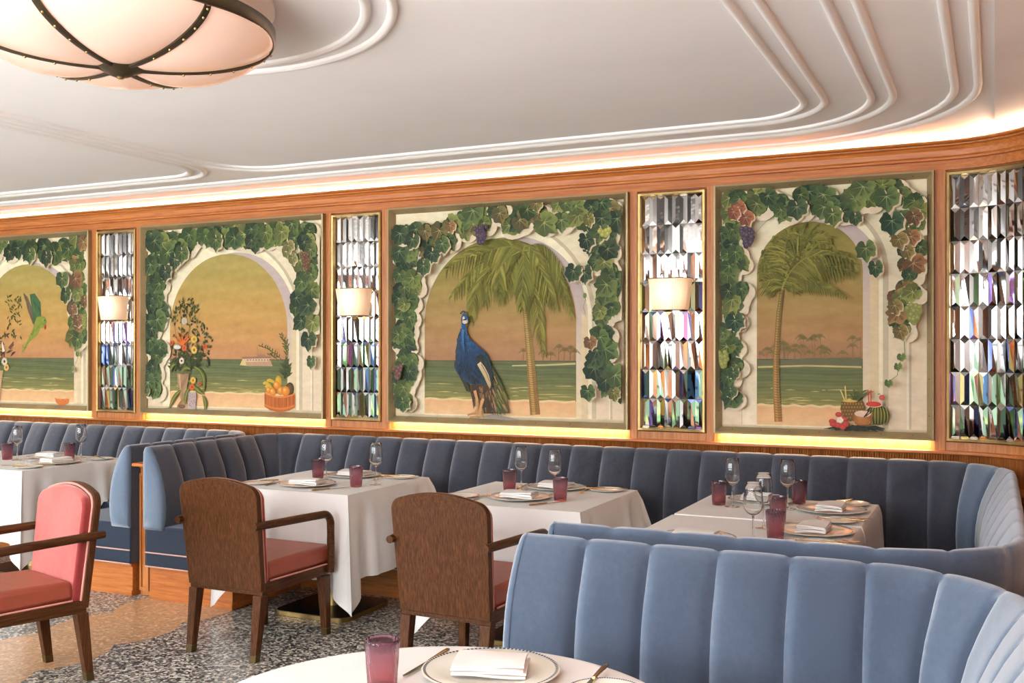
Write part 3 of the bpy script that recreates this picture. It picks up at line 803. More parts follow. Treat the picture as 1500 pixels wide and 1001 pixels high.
P.disc(V(314, 672), 0.0324, 0.0058, (96, 72, 50), (150, 116, 84)); P.stroke([V(285, 680), V(292, 780), V(300, 880)], .014, .010, (206, 170, 130), (176, 136, 98))
P.disc(V(306, 925), 0.0324, 0.0144, (140, 96, 62), (90, 62, 42))
P.poly([V(*p) for p in ((352, 815), (412, 815), (416, 850), (408, 945), (350, 945))], (186, 166, 160))
for k in range(40): P.disc(V(r.uniform(354, 410), r.uniform(820, 940)), 0.0043, 0.0043, jit(r.choice([(110, 96, 120), (214, 200, 190), (160, 120, 120)]), r, 10), (150, 130, 140), 6)
flower(V(392, 724), 0.0266, (232, 192, 80), (180, 130, 40)); flower(V(384, 776), 0.0252, (220, 100, 44), (180, 70, 30)); flower(V(446, 750), 0.0148, (206, 84, 40), (160, 56, 24))
for a in (((300, 800), (240, 840), (205, 950)), ((360, 790), (330, 820), (330, 920)), ((400, 620), (500, 660), (470, 830)), ((370, 640), (330, 610), (300, 660)), ((470, 830), (420, 800), (400, 770)), ((465, 840), (500, 900), (480, 955)), ((260, 600), (225, 600), (215, 660))):
    P.stroke(bez(V(*a[0]), V(*a[1]), V(*a[2]), 10), .008, .002, (84, 96, 40), (112, 116, 52), .032)
    P.stroke(bez(V(*a[0]), V(*a[1]), V(*a[2]), 10), .003, .001, (152, 150, 80), (140, 140, 70), .006)
G2 = [[(224, 575), (232, 520), (224, 470), (232, 425), (228, 385), (232, 350)], [(228, 356), (262, 362), (300, 344), (345, 340), (390, 345), (430, 340), (460, 336)],
      [(462, 345), (452, 372), (456, 410), (444, 445), (462, 470)]]
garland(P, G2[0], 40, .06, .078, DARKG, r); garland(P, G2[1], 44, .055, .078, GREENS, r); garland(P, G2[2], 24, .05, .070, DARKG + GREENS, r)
for x, y, s_ in ((457, 496, .085), (461, 528, .062), (262, 380, .09), (272, 370, .09), (322, 352, .09), (248, 398, .085)): leaf(P, W(x, y), s_, -1.6, r.choice(DARKG), r)
leaf(P, W(222, 572), .035, -1.5, (80, 96, 52), r); grapes(P, W(454, 372), .09, .11, 28, (84, 54, 40), (142, 104, 82), r)
for x, y in ((425, 368), (434, 378), (428, 360)): leaf(P, W(x, y), .06, -1.4, (150, 142, 82), r)
finish(t2, P, xc2)

# ---- parrot mural -------------------------------------------------
r = random.Random(5)
t1, P, xc1 = framed('framed_mural', -7.96, -6.299, 'framed mural of a flying green parrot and a small clay bowl in an arch')
cx, rr, zs, z0 = -7.035, .53, 1.622, 1.045
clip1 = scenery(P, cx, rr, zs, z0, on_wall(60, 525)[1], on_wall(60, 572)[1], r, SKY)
def V(x, y): return W(x / 3.453, 330 + y / 3.453)
P.poly([V(*p) for p in ((118, 340), (140, 365), (165, 430), (180, 500), (165, 500), (140, 430))], (112, 92, 76))
P.poly([V(*p) for p in ((150, 350), (175, 345), (205, 390), (208, 450), (195, 500), (170, 510), (160, 430))], (66, 104, 66))
for k in range(16): 
    x = 155 + k * 3; P.stroke([V(x, 360 + k * 4), V(x + 14, 440 + k * 4)], .010, .004, jit((52, 92, 66), r, 14), (84, 112, 62))
for k in range(10): P.stroke([V(120 + k * 4, 348 + k * 12), V(160 + k * 2, 480 + k * 2)], .010, .004, jit((104, 88, 74), r, 12))
P.poly([V(*p) for p in ((185, 465), (215, 460), (236, 485), (232, 520), (205, 520), (190, 555), (150, 590), (105, 655), (130, 600), (160, 540))], (138, 146, 58))
for k in range(40): 
    t = r.random(); P.stroke([V(210 - 90 * t + r.uniform(-12, 12), 480 + 140 * t), V(198 - 90 * t + r.uniform(-8, 8), 505 + 140 * t)], .012, .003, jit((126, 140, 56), r, 18))
P.disc(V(220, 484), .034, .034, (150, 160, 66), (116, 132, 52)); P.disc(V(229, 516), .012, .020, (206, 60, 40), (150, 40, 30)); P.disc(V(226, 482), .006, .006, (20, 20, 20), (30, 30, 30), 6)
for k in range(60):
    x, y = r.uniform(35, 112), r.uniform(360, 580); a = r.uniform(.3, 2.8); p = V(x, y)
    P.stroke([p, (p[0] + .02 * math.cos(a), p[1] + .018 * math.sin(a)), (p[0] + .042 * math.cos(a), p[1] + .035 * math.sin(a))], .002, .001, jit((92, 92, 44), r, 10), None, .014)
for k in range(40):
    x, y = r.uniform(-60, 60), r.uniform(560, 730); a = r.uniform(0, PI); p = V(x, y)
    P.stroke([p, (p[0] + .04 * math.cos(a), p[1] + .04 * math.sin(a)), (p[0] + .08 * math.cos(a), p[1] + .06 * math.sin(a))], .003, .001, jit(r.choice([(60, 66, 34), (92, 64, 44), (104, 100, 44)]), r, 10), None, .02)
flower(V(24, 690), .034, (232, 220, 196), (90, 60, 40)); flower(V(34, 720), .03, (230, 196, 120), (150, 100, 50)); P.stroke([V(20, 640), V(12, 590)], .03, .008, (236, 228, 210)); P.stroke([V(50, 625), V(70, 590)], .034, .01, (112, 72, 54))
P.poly([V(*p) for p in ((-60, 735), (18, 735), (10, 800), (4, 890), (-60, 895))], (190, 152, 112))
P.poly([V(*p) for p in ((280, 880), (350, 880), (348, 900), (325, 912), (300, 912), (286, 898))], (206, 116, 56)); P.disc(V(320, 884), .03, .008, (140, 72, 36), (222, 140, 80))
P.stroke(bez(V(278, 876), V(300, 884), V(345, 878)), .010, .004, (222, 142, 84))
garland(P, [(-95, 575), (-90, 500), (-96, 430), (-90, 370)], 26, .06, .08, DARKG, r)
garland(P, [(-90, 372), (-40, 360), (0, 362), (40, 356), (70, 362), (100, 356), (126, 354)], 34, .06, .085, GREENS, r)
garland(P, [(124, 360), (112, 392), (118, 420), (112, 450), (122, 480), (116, 500)], 24, .055, .072, GREENS + AUT, r)
for x, y in ((95, 408), (100, 430), (72, 376), (48, 372)): leaf(P, W(x, y), .09, -1.6, r.choice(DARKG), r)
for x, y in ((110, 452), (118, 468), (128, 440)): leaf(P, W(x, y), .07, -1.5, (148, 96, 72), r)
P.stroke([W(120, 505), W(118, 525), W(114, 535), W(110, 542)], .005, .003, (130, 138, 74)); leaf(P, W(118, 518), .03, -1.5, (130, 144, 74), r); leaf(P, W(110, 540), .03, -1.5, (130, 144, 74), r)
grapes(P, W(128, 462), .05, .10, 22, (112, 116, 58), (168, 170, 96), r)
finish(t1, P, xc1)

# ---- cocktail mural ------------------------------------------------
r = random.Random(22)
t4, P, xc4 = framed('framed_mural', -1.429, -.282, 'framed mural of a leaning palm, coconut and watermelon cocktails in a narrow arch')
cx, rr, zs, z0 = -.916, .281, 1.878, 1.040
clip4 = scenery(P, cx, rr, zs, z0, on_wall(1180, 527)[1], on_wall(1180, 595)[1], r, SKYD)
P.poly([W(1110, 527), W(1140, 529), W(1180, 525), W(1262, 524), W(1262, 535), W(1110, 535)], (104, 104, 76)); P.stroke([W(1110, 538), W(1180, 536), W(1262, 538)], .010, .010, (200, 178, 122))
for k in range(26):
    x = r.uniform(1112, 1262); h = r.uniform(8, 34) if x > 1145 else r.uniform(6, 18); b = W(x, 526); tp = W(x + r.uniform(-2, 2), 526 - h)
    P.stroke([b, tp], .004, .003, (142, 116, 78))
    for j in range(9):
        a = PI * j / 8; e = (tp[0] + .032 * math.cos(a), tp[1] + .014 * math.sin(a) - .014 * abs(math.cos(a)))
        if clip4(e): P.stroke([tp, (tp[0] + .017 * math.cos(a), tp[1] + .018 * math.sin(a)), e], .005, .002, jit((128, 114, 68), r, 8))
L = [W(*p) for p in ((1146, 425), (1141, 460), (1137, 520), (1137, 570), (1140, 618))]
P.stroke(L, .022, .040, (112, 100, 50), (168, 120, 66)); P.stroke([(p[0] - .004, p[1]) for p in L], .008, .013, (160, 138, 76), (196, 146, 84))
for k in range(50):
    f = k / 50; y = 430 + 185 * f; x = 1144 - 7 * math.sin(min(1, f * 1.3) * PI * .5) + 4 * f * f; c = W(x, y); w = .010 + .008 * f
    P.stroke([(c[0] - w, c[1]), (c[0], c[1] - .004), (c[0] + w, c[1])], .003, .003, jit((104, 86, 46), r, 14))
cr = W(1147, 424)
for bx, by, ex, ey, ln, hg in ((1150, 380, 1255, 388, .13, .75), (1160, 350, 1240, 372, .14, .9), (1150, 370, 1225, 398, .14, .9), (1145, 360, 1195, 345, .13, .6), (1150, 350, 1180, 335, .13, .4), (1140, 380, 1130, 350, .12, .2),
                               (1130, 395, 1116, 372, .11, .6), (1128, 410, 1112, 395, .10, .8), (1165, 360, 1215, 350, .13, .8), (1160, 330, 1215, 360, .14, .8), (1175, 370, 1250, 400, .13, .8), (1150, 330, 1160, 345, .12, .5),
                               (1190, 405, 1240, 436, .055, .5), (1135, 405, 1118, 412, .07, .6), (1160, 380, 1200, 420, .10, .9), (1150, 395, 1170, 420, .09, .8), (1165, 345, 1200, 380, .14, .9), (1170, 355, 1245, 380, .13, .8)):
    frond(P, cr, W(bx, by), W(ex, ey), ln, r, clip4, (98, 96, 38), 24, hg)
def K(x, y): return W(1190 + x / 8.344, 530 + y / 8.344)
for k in range(34):
    a = r.uniform(-.25, .25) + (0 if r.random() < .5 else PI); b = K(560 + r.uniform(-200, 200), 815 + r.uniform(-20, 20)); l = r.uniform(.05, .12)
    P.stroke([b, (b[0] + l * .5 * math.cos(a), b[1] + .006), (b[0] + l * math.cos(a), b[1] + l * .10 * math.sin(a) - .004)], .010, .002, jit((36, 42, 32), r, 8), (54, 62, 44), .008)
for k in range(5): a = math.radians((70, 95, 118, 55, 40)[k]); b = K(530, 490); l = (.08, .10, .075, .10, .115)[k]; P.stroke(bez(b, (b[0] + l * .5 * math.cos(a), b[1] + l * .7 * math.sin(a)), (b[0] + l * math.cos(a) * 1.1, b[1] + l * .8 * math.sin(a)), 8), .006, .001, (62, 74, 40), (120, 124, 64), .010)
P.poly([K(*p) for p in ((360, 490), (400, 480), (560, 490), (625, 480), (640, 560), (610, 650), (560, 700), (470, 730), (400, 690), (350, 580))], (112, 84, 40))
for i in range(8):
    for j in range(5):
        x = 372 + 34 * i + (17 if j % 2 else 0); y = 515 + 42 * j
        if x < 630: P.disc(K(x, y), 0.0066, 0.0072, (196, 152, 78), (88, 66, 32), 6)
P.disc(K(470, 480), 0.0400, 0.0072, (232, 196, 100), (206, 164, 84)); P.disc(K(460, 465), 0.0120, 0.0080, (236, 206, 110), (214, 180, 90))
P.stroke([K(352, 345), K(400, 465)], 0.0050, 0.0050, (236, 212, 130)); P.stroke([K(408, 295), K(420, 460)], 0.0060, 0.0060, (232, 206, 116))
P.disc(K(800, 650), 0.0600, 0.0520, (88, 90, 36), (44, 48, 24), 20)
for k in range(7):
    x = 690 + 40 * k; P.stroke(bez(K(x + (800 - x) * .3, 550), K(x - (800 - x) * .25, 660), K(x + (800 - x) * .25, 775), 8), .003, .003, (160, 146, 70), (120, 116, 54), .006)
P.disc(K(755, 515), 0.0472, 0.0184, (216, 84, 60), (236, 206, 180), 20); P.disc(K(755, 518), 0.0392, 0.0136, (214, 72, 48), (196, 58, 40), 18)
for x0, x1 in ((688, 700), (724, 722)): P.stroke([K(x0, 345), K(x1, 535)], 0.0060, 0.0060, (206, 82, 70))
P.disc(K(855, 438), 0.0144, 0.0144, (220, 116, 104), (196, 72, 72)); P.stroke([K(830, 390), K(800, 400)], 0.0100, 0.0030, (150, 160, 110))
P.disc(K(620, 690), 0.0500, 0.0420, (206, 140, 76), (140, 84, 44), 20)
for k in range(40): P.stroke([K(r.uniform(510, 730), r.uniform(690, 770)), K(r.uniform(510, 730), r.uniform(700, 780))], .002, .002, jit((184, 120, 66), r, 12))
P.disc(K(622, 635), 0.0420, 0.0176, (244, 226, 206), (226, 190, 160), 18); P.disc(K(622, 640), 0.0300, 0.0112, (236, 200, 178), (230, 190, 166), 16)
P.stroke([K(640, 675), K(690, 610), K(715, 550)], 0.0070, 0.0060, (44, 34, 32)); P.stroke([K(660, 665), K(760, 585)], 0.0060, 0.0050, (80, 66, 52))
for a, l in ((100, .040), (190, .045), (250, .036), (320, .042), (20, .028), (215, .048), (290, .046)):
    c = K(345, 715); a = math.radians(a); P.disc((c[0] + l * .9 * math.cos(a), c[1] + l * .8 * math.sin(a)), 0.0180, 0.0136, (206, 84, 76), (178, 52, 52), 12)
for a in range(5): c = K(345, 710); P.disc((c[0] + .010 * math.cos(a * 1.257), c[1] + .009 * math.sin(a * 1.257)), 0.0096, 0.0088, (248, 230, 204), (236, 204, 176), 10)
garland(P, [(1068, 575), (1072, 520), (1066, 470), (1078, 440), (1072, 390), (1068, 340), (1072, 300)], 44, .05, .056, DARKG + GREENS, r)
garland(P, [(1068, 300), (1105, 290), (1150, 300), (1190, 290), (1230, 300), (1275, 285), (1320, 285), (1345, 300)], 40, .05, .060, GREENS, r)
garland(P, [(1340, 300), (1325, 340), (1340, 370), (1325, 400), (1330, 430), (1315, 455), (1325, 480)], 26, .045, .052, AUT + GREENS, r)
for x, y, s_, c in ((1308, 325, .085, (40, 74, 54)), (1270, 365, .075, (88, 108, 58)), (1284, 392, .06, (52, 80, 52)), (1222, 315, .075, (92, 110, 56)), (1170, 305, .075, (52, 80, 54)), (1300, 290, .085, (78, 104, 60)), (1255, 320, .05, (50, 72, 46)), (1080, 470, .07, (44, 74, 56)), (1078, 545, .05, (60, 86, 52)), (1074, 572, .045, (60, 86, 52))): leaf(P, W(x, y), s_, -1.5, c, r)
for x, y in ((1085, 305), (1096, 320), (1078, 312)): leaf(P, W(x, y), .055, -1.2, (170, 84, 66), r)
for x, y in ((1340, 318), (1336, 348), (1330, 368), (1318, 352), (1312, 448), (1320, 485)): leaf(P, W(x, y), .055, -1.3, r.choice([(168, 104, 70), (150, 120, 66), (120, 78, 54)]), r)
grapes(P, W(1099, 336), .085, .10, 30, (48, 38, 50), (112, 96, 112), r); grapes(P, W(1064, 516), .06, .08, 20, (120, 126, 60), (176, 178, 104), r); grapes(P, W(1340, 448), .09, .09, 26, (122, 128, 66), (178, 180, 108), r)
P.stroke([W(1326, 500), W(1327, 520), W(1318, 535), W(1316, 550), W(1305, 558)], .004, .003, (120, 128, 70))
for x, y in ((1322, 522), (1317, 536), (1303, 560)): leaf(P, W(x, y), .028, -1.5, (112, 138, 72), r)
finish(t4, P, xc4)

# ================================================================== MIRROR PANELS
def mirror_panel(sa, sb, label, seed, ncol):
    r = random.Random(seed)
    sm = (sa + sb) / 2; x, y, nx, ny = wall_at(sm)
    t = thing('mirror_panel', label, 'mirror', (x, y, .985))
    z0, z1 = .985, 2.375
    def pt(s, o, z): 
        a = wall_at(s); return (a[0] + a[2] * o - x, a[1] + a[3] * o - y, z - .985)
    w = .022; n = 14
    mb = MB()
    prof = [(0, 0), (0, .036), (.006, .040), (w - .004, .036), (w, .020), (w, 0)]
    rows = []
    for i, o in prof:
        ring_ = [pt(sa + i + (sb - sa - 2 * i) * k / n, o, z0 + i) for k in range(n + 1)] + [pt(sb - i - (sb - sa - 2 * i) * k / n, o, z1 - i) for k in range(n + 1)]
        rows.append(ring_)
    mb.grid(rows, closed_u=True, closed_v=True)
    obj('frame', mb, M['brass'], t, angle=30)
    a0, a1, b0, b1 = sa + w, sb - w, z0 + w, z1 - w
    nr = 8; tw = (a1 - a0) / ncol; th = (b1 - b0) / nr
    mb = MB(); mb.c = []
    tints = [(1, 1, 1)] * 9 + [(.3, .4, 1.0)] + [(.3, .4, 1.0), (.95, .85, .4), (.35, .6, .3), (1, .55, .3), (.5, .35, 1), (.45, .6, .4)]  # prismatic glints painted in as facet tints
    for i in range(nr):
        for j in range(ncol):
            s0 = a0 + tw * j; zz = b0 + th * i; rg = .0082 * r.uniform(.45, 1.15); e = tw * .5
            tilt = r.uniform(-.0005, .0005); tl2 = r.uniform(-.0010, .0010); bs = .012
            A = pt(s0 + .0004, bs - tilt, zz + .0004); B = pt(s0 + tw - .0004, bs + tilt, zz + .0004); C = pt(s0 + tw - .0004, bs + tilt, zz + th - .0004); D = pt(s0 + .0004, bs - tilt, zz + th - .0004)
            E = pt(s0 + tw / 2, bs + rg + tl2, zz + e); F = pt(s0 + tw / 2, bs + rg - tl2, zz + th - e)
            for q in ((A, B, E), (B, C, F, E), (C, D, F), (D, A, E, F)):
                lower = (i < 5)
                c = r.choice(tints) if (lower and r.random() < .62) else (1, 1, 1)
                k = r.uniform(.45, .85)
                if r.random() < .4: k *= .22  # some facets darkened to paint in dim reflections
                mb.add(q, [tuple(range(len(q)))]); mb.c += [(c[0] * k, c[1] * k, c[2] * k, 1)] * len(q)
    obj('mirror_tiles', mb, M['mirror'], t, smooth=False)
    mb = MB().grid([[pt(sa + .004 + (sb - sa - .008) * k / n, .006, z) for k in range(n + 1)] for z in (z0 + .004, z1 - .004)])
    obj('backing', mb, M['black'], t, smooth=False)
    return t
mirror_panel(-6.241, -5.837, 'faceted mirror panel between the parrot mural and the fruit basket mural', 1, 8)
mirror_panel(-4.055, -3.656, 'faceted mirror panel between the fruit basket mural and the peacock mural', 2, 8)
mirror_panel(-1.887, -1.480, 'faceted mirror panel between the peacock mural and the cocktail mural', 3, 8)
mirror_panel(-.226, .46, 'wide faceted mirror panel curving round the rounded room corner', 4, 14)

# ================================================================== SCONCES on the mirrors
def sconce():
    t = thing('wall_sconce', '', 'wall lamp')
    mb = MB(); n = 64; rows = []
    for k, z in enumerate((0, .006, .09, .172, .18)):
        f = z / .18; hw = .098 + .026 * f; dp = .088 + .016 * f; row = []
        for j in range(n + 1):
            a = PI * j / n; sup = .45
            cx_ = math.copysign(abs(math.cos(a)) ** sup, math.cos(a)); sy = abs(math.sin(a)) ** sup
            pl_ = 1 + (.03 if j % 2 else -.03) * (0 if k in (0, 4) else 1)
            row.append((hw * cx_, -dp * sy * pl_ - .002, z))
        rows.append(row)
    mb.grid(rows); obj('lamp_shade', mb, M['shade'], t, smooth=False)
    mb = MB()
    for z, f in ((-.004, 0), (.178, 1)):
        hw = .099 + .026 * f; dp = .089 + .016 * f
        P_ = [(hw * math.copysign(abs(math.cos(PI * j / 40)) ** .45, math.cos(PI * j / 40)), -dp * abs(math.sin(PI * j / 40)) ** .45 - .002, z + .002) for j in range(41)]
        mb.tube(P_, .0028, 6)
        obj('shade_rim', mb, M['brass'], t); mb = MB()
    mb = MB().box(-.06, .06, -.004, .0, .03, .15); mb.box(-.012, .012, -.05, -.004, .07, .09)
    obj('wall_bracket', mb, M['brass'], t, bevel=.002)
    return t
kit = Kit(sconce())
for s_, nm in ((-6.039, 'parrot and fruit basket'), (-3.8555, 'fruit basket and peacock'), (-1.6835, 'peacock and cocktail')):
    kit.put((s_, 5.70 - .0175, 1.688), 0, 'lit pleated half-drum sconce on the mirror between the %s murals' % nm, 'pleated sconces on the mirror panels')
# ================================================================== BANQUETTES
ZB = .905
# (distance in front of the back plane, height) from the seat up over the crest and down the back
BPROF = [(.128, .41), (.142, .47), (.147, .54), (.142, .61), (.130, .68), (.112, .74), (.090, .79), (.066, .835), (.046, .866), (.030, .886), (.012, .896), (-.006, .890), (-.014, .870), (-.014, .60), (-.014, .20)]
def line_seg(p, q, n):
    """straight run with n flutes; normal to the left or right set by caller"""
    return [(p[0] + (q[0] - p[0]) * k / n, p[1] + (q[1] - p[1]) * k / n) for k in range(n + 1)]
def seg_straight(p, q, nrm, n): return [(a[0], a[1], nrm[0], nrm[1]) for a in line_seg(p, q, n)]
def seg_arc(c, r, a0, a1, n):
    o = []
    for k in range(n + 1):
        a = math.radians(a0 + (a1 - a0) * k / n); o.append((c[0] + r * math.cos(a), c[1] + r * math.sin(a), -math.cos(a), -math.sin(a)))
    return o
def join(*segs):
    out = list(segs[0])
    for s in segs[1:]: out += s[1:]
    return out
def lerp_path(stations, k, t, arcs):
    a, b = stations[k], stations[k + 1]
    nx, ny = a[2] + (b[2] - a[2]) * t, a[3] + (b[3] - a[3]) * t; l = math.hypot(nx, ny); nx /= l; ny /= l
    x, y = a[0] + (b[0] - a[0]) * t, a[1] + (b[1] - a[1]) * t
    turn = a[2] * b[3] - a[3] * b[2]
    if abs(turn) > .02:                                           # arc: push out to the circle
        ch = math.hypot(b[0] - a[0], b[1] - a[1]); th = math.acos(max(-1, min(1, a[2] * b[2] + a[3] * b[3]))); R = ch / 2 / math.sin(th / 2)
        sag = R * (math.cos(th * (t - .5)) - math.cos(th / 2))
        x -= nx * sag; y -= ny * sag
    return x, y, nx, ny
NF = 12
def flutes(stations, depth=.024, ends=(1, 1)):
    """fluted upholstered back; returns mesh builder and its two end profiles"""
    mb = MB(); cols = []
    for k in range(len(stations) - 1):
        for j in range(NF if k < len(stations) - 2 else NF + 1):
            t = j / NF
            x, y, nx, ny = lerp_path(stations, k, t, None)
            u = abs(2 * t - 1); bul = math.sqrt(max(0, 1 - u ** 3.4)) - 1     # 0 at mid, -1 in the seam
            if (ends[0] and k == 0 and t < .5) or (ends[1] and k == len(stations) - 2 and t > .5): bul = 0
            col = []
            for i, (o, z) in enumerate(BPROF):
                if i <= 11:
                    a = BPROF[max(i - 1, 0)]; b = BPROF[min(i + 1, len(BPROF) - 1)]
                    do, dz = b[0] - a[0], b[1] - a[1]; l = math.hypot(do, dz); no, nz = dz / l, -do / l
                    d = depth * bul * (1.0 if i < 7 else max(.30, 1 - .2 * (i - 6)))
                    oo, zz = o + no * d, z + nz * d
                else: oo, zz = o + .0 , z + (.012 * bul if i == 12 else 0)
                col.append((x + nx * oo, y + ny * oo, zz))
            cols.append(col)
    mb.grid(cols)
    return mb, cols[0], cols[-1]
def end_cap(st, outward):
    """padded end of a back: rounded panel on the end profile. outward: unit vector along the run, away from it"""
    x, y, nx, ny = st; mb = MB(); rings = []
    n = 12
    cx_, cz_ = .055, .60
    for k, (s_, out) in enumerate(((1.0, -.004), (1.0, .006), (.97, .016), (.88, .024), (.6, .030), (.2, .032))):
        ring_ = []
        for o, z in BPROF[:-1] + [(-.014, .41)]:
            oo = cx_ + (o - cx_) * s_; zz = cz_ + (z - cz_) * s_
            ring_.append((x + nx * oo + outward[0] * out, y + ny * oo + outward[1] * out, zz))
        rings.append(ring_)
    mb.grid(rings, closed_u=True); b = len(mb.v) - len(rings[0]); mb.f.append(tuple(range(b, len(mb.v))))
    return mb
def seat_run(t, boxes, pipes):
    """boxes: (x0,x1,y0,y1) plan rectangles"""
    mb = MB(); pl_ = MB()
    for x0, x1, y0, y1 in boxes:
        mb.box(x0, x1, y0, y1, .19, .432)
    obj('seat', mb, M['velvet_seat'], t, bevel=.012)
    for (x0, x1, y0, y1) in boxes:
        pl_.box(x0 + .004, x1 - .03, y0 + .01, y1 - .0, .03, .188)
    return pl_

# --- the long booth (left arm, wall run, right run, run behind the near booth)
YB1 = 5.60
ST = join(seg_straight((-4.47, 4.43), (-4.47, 5.35), (1, 0), 5),
          seg_arc((-4.22, 5.35), .25, 180, 90, 2),
          seg_straight((-4.22, YB1), (-.305, YB1), (0, -1), 20),
          seg_arc((-.305, 5.215), .385, 90, 0, 3),
          seg_straight((.08, 5.215), (.08, 3.415), (-1, 0), 6),
          seg_arc((-.305, 3.415), .385, 0, -90, 3),
          seg_straight((-.305, 3.03), (-1.29, 3.03), (0, 1), 5))
t = thing('banquette', 'long blue fluted velvet banquette below the peacock mural, curving round into the right corner', 'banquette', (0, 0, 0))
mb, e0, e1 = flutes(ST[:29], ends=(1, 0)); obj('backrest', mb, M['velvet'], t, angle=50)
mb, e0, e1 = flutes(ST[28:], ends=(0, 1)); tag(obj('backrest', mb, M['velvet_lit'], t, angle=50), 'corner and right-hand run, brighter light painted into its velvet')
tag(obj('end_panel', end_cap(ST[0], (0, -1)), M['velvet_end_lit'], t, angle=40), 'padded end with daylight painted into its blue')
obj('end_panel', end_cap(ST[-1], (-1, 0)), M['velvet_lit'], t, angle=40)
def seats(t, boxes, front, mat_end=True):
    mb = MB()
    for b in boxes: mb.box(*b, .195, .432)
    obj('seat', mb, M['velvet_seat'], t, bevel=.010)
    mb = MB()
    for (p, q) in front:
        for z in (.277, .196): mb.tube([(p[0], p[1], z), (q[0], q[1], z)], .0042, 6)
    obj('piping', mb, M['piping'], t)
boxes = [(-4.485, -3.85, 4.43, 5.60), (-3.85, -.48, 4.98, 5.60), (-.48, .075, 3.62, 5.54), (-1.28, .085, 3.03, 3.62)]
seats(t, boxes, [((-4.48, 4.424), (-3.85, 4.424)), ((-3.844, 4.43), (-3.844, 4.98)), ((-3.84, 4.974), (-.49, 4.974)), ((-.486, 4.97), (-.486, 3.63)), ((-1.28, 3.626), (-.49, 3.626))])
mb = MB()
for x0, x1, y0, y1 in [(-4.47, -3.86, 4.46, 5.60), (-3.86, -.44, 5.08, 5.60), (-.44, .075, 3.54, 5.54), (-1.25, .085, 3.03, 3.54)]: mb.box(x0, x1, y0, y1, .0, .196)
pl_ = obj('plinth', mb, M['oak_h'], t, smooth=False)
mb = MB().box(-4.47, -3.852, 4.452, 4.462, 0, .035); mb.box(-3.852, -3.862, 4.452, 5.06, 0, .035); mb.box(-4.47, -3.85, 4.45, 4.462, .172, .194)
obj('skirting', mb, M['oak_h'], t, smooth=False, bevel=.003)

# --- the farther booth on the left
ST2 = join(seg_straight((-9.2, YB1), (-4.86, YB1), (0, -1), 22), seg_arc((-4.86, 5.35), .25, 90, 0, 2), seg_straight((-4.61, 5.35), (-4.61, 4.43), (-1, 0), 5))
t = thing('banquette', 'blue fluted velvet banquette of the farther booth, below the parrot mural', 'banquette', (0, 0, 0))
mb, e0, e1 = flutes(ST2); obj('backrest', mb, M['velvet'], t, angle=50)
tag(obj('end_panel', end_cap(ST2[-1], (0, -1)), M['velvet_end_lit'], t, angle=40), 'padded end with daylight painted into its blue')
seats(t, [(-5.22, -4.60, 4.43, 5.60), (-9.2, -5.22, 4.98, 5.60)], [((-5.22, 4.424), (-4.60, 4.424)), ((-5.226, 4.43), (-5.226, 4.98)), ((-9.2, 4.974), (-5.23, 4.974))])
mb = MB()
for x0, x1, y0, y1 in [(-5.19, -4.615, 4.46, 5.60), (-9.2, -5.19, 5.06, 5.60)]: mb.box(x0, x1, y0, y1, 0, .196)
obj('plinth', mb, M['oak_h'], t, smooth=False)
mb = MB().box(-5.2, -4.615, 4.452, 4.462, 0, .035); mb.box(-5.2, -4.615, 4.45, 4.462, .172, .194)
obj('skirting', mb, M['oak_h'], t, smooth=False, bevel=.003)

# --- the near booth with the round table
ST3 = join(seg_straight((-1.29, 2.83), (-.305, 2.83), (0, -1), 5), seg_arc((-.305, 2.445), .385, 90, 0, 3), seg_straight((.08, 2.445), (.08, .9), (-1, 0), 8))
t = thing('banquette', 'nearest blue fluted velvet banquette, backing onto the booth behind and facing the round table', 'banquette', (0, 0, 0))
mb, e0, e1 = flutes(ST3, .026); obj('backrest', mb, M['velvet_lit'], t, angle=50)
obj('end_panel', end_cap(ST3[0], (-1, 0)), M['velvet_lit'], t, angle=40)
seats(t, [(-1.28, .085, 2.335, 2.835), (-.46, .085, .9, 2.335)], [((-1.28, 2.329), (-.46, 2.329)), ((-.466, 2.32), (-.466, .9))])
mb = MB()
for x0, x1, y0, y1 in [(-1.25, .085, 2.38, 2.83), (-.42, .085, .9, 2.38)]: mb.box(x0, x1, y0, y1, 0, .196)
obj('plinth', mb, M['oak_h'], t, smooth=False)

# --- partition between the two far booths, and between the long and the near booth
t = thing('booth_partition', 'slim oak partition post with a capped top between the two far booths', 'partition', (-4.585, 4.50, 0))
mb = MB().box(-.008, .098, 0, 1.06, 0, .755); o = obj('body', mb, M['oak_v'], t, smooth=False, bevel=.003)
mb = MB()
for a, b, c, d in ((-.008, .006, .05, .72), (.050, .064, .05, .72), (-.008, .064, .71, .725), (-.008, .064, .03, .05)): mb.box(a, b, -.010, .0, c, d)
obj('panel_moulding', mb, M['oak_v'], t, smooth=False, bevel=.002)
mb = MB().box(-.010, .100, -.022, 1.06, .772, .792); mb.box(-.008, .100, -.07, -.02, .772, .792); mb.box(-.008, .098, -.012, 1.06, .755, .772); obj('cap', mb, M['oak_h'], t, smooth=False, bevel=.004)
t = thing('booth_partition', 'oak partition between the backs of the nearest banquette and the long banquette', 'partition', (-.6, 2.93, 0))
mb = MB().box(-.66, .74, -.078, .078, 0, .755); obj('body', mb, M['oak_h'], t, smooth=False)
mb = MB().box(-.66, .925, -.082, .082, .755, .775); mb.box(.70, .925, -.50, .44, .755, .775); obj('cap', mb, M['oak_h'], t, smooth=False, bevel=.004)

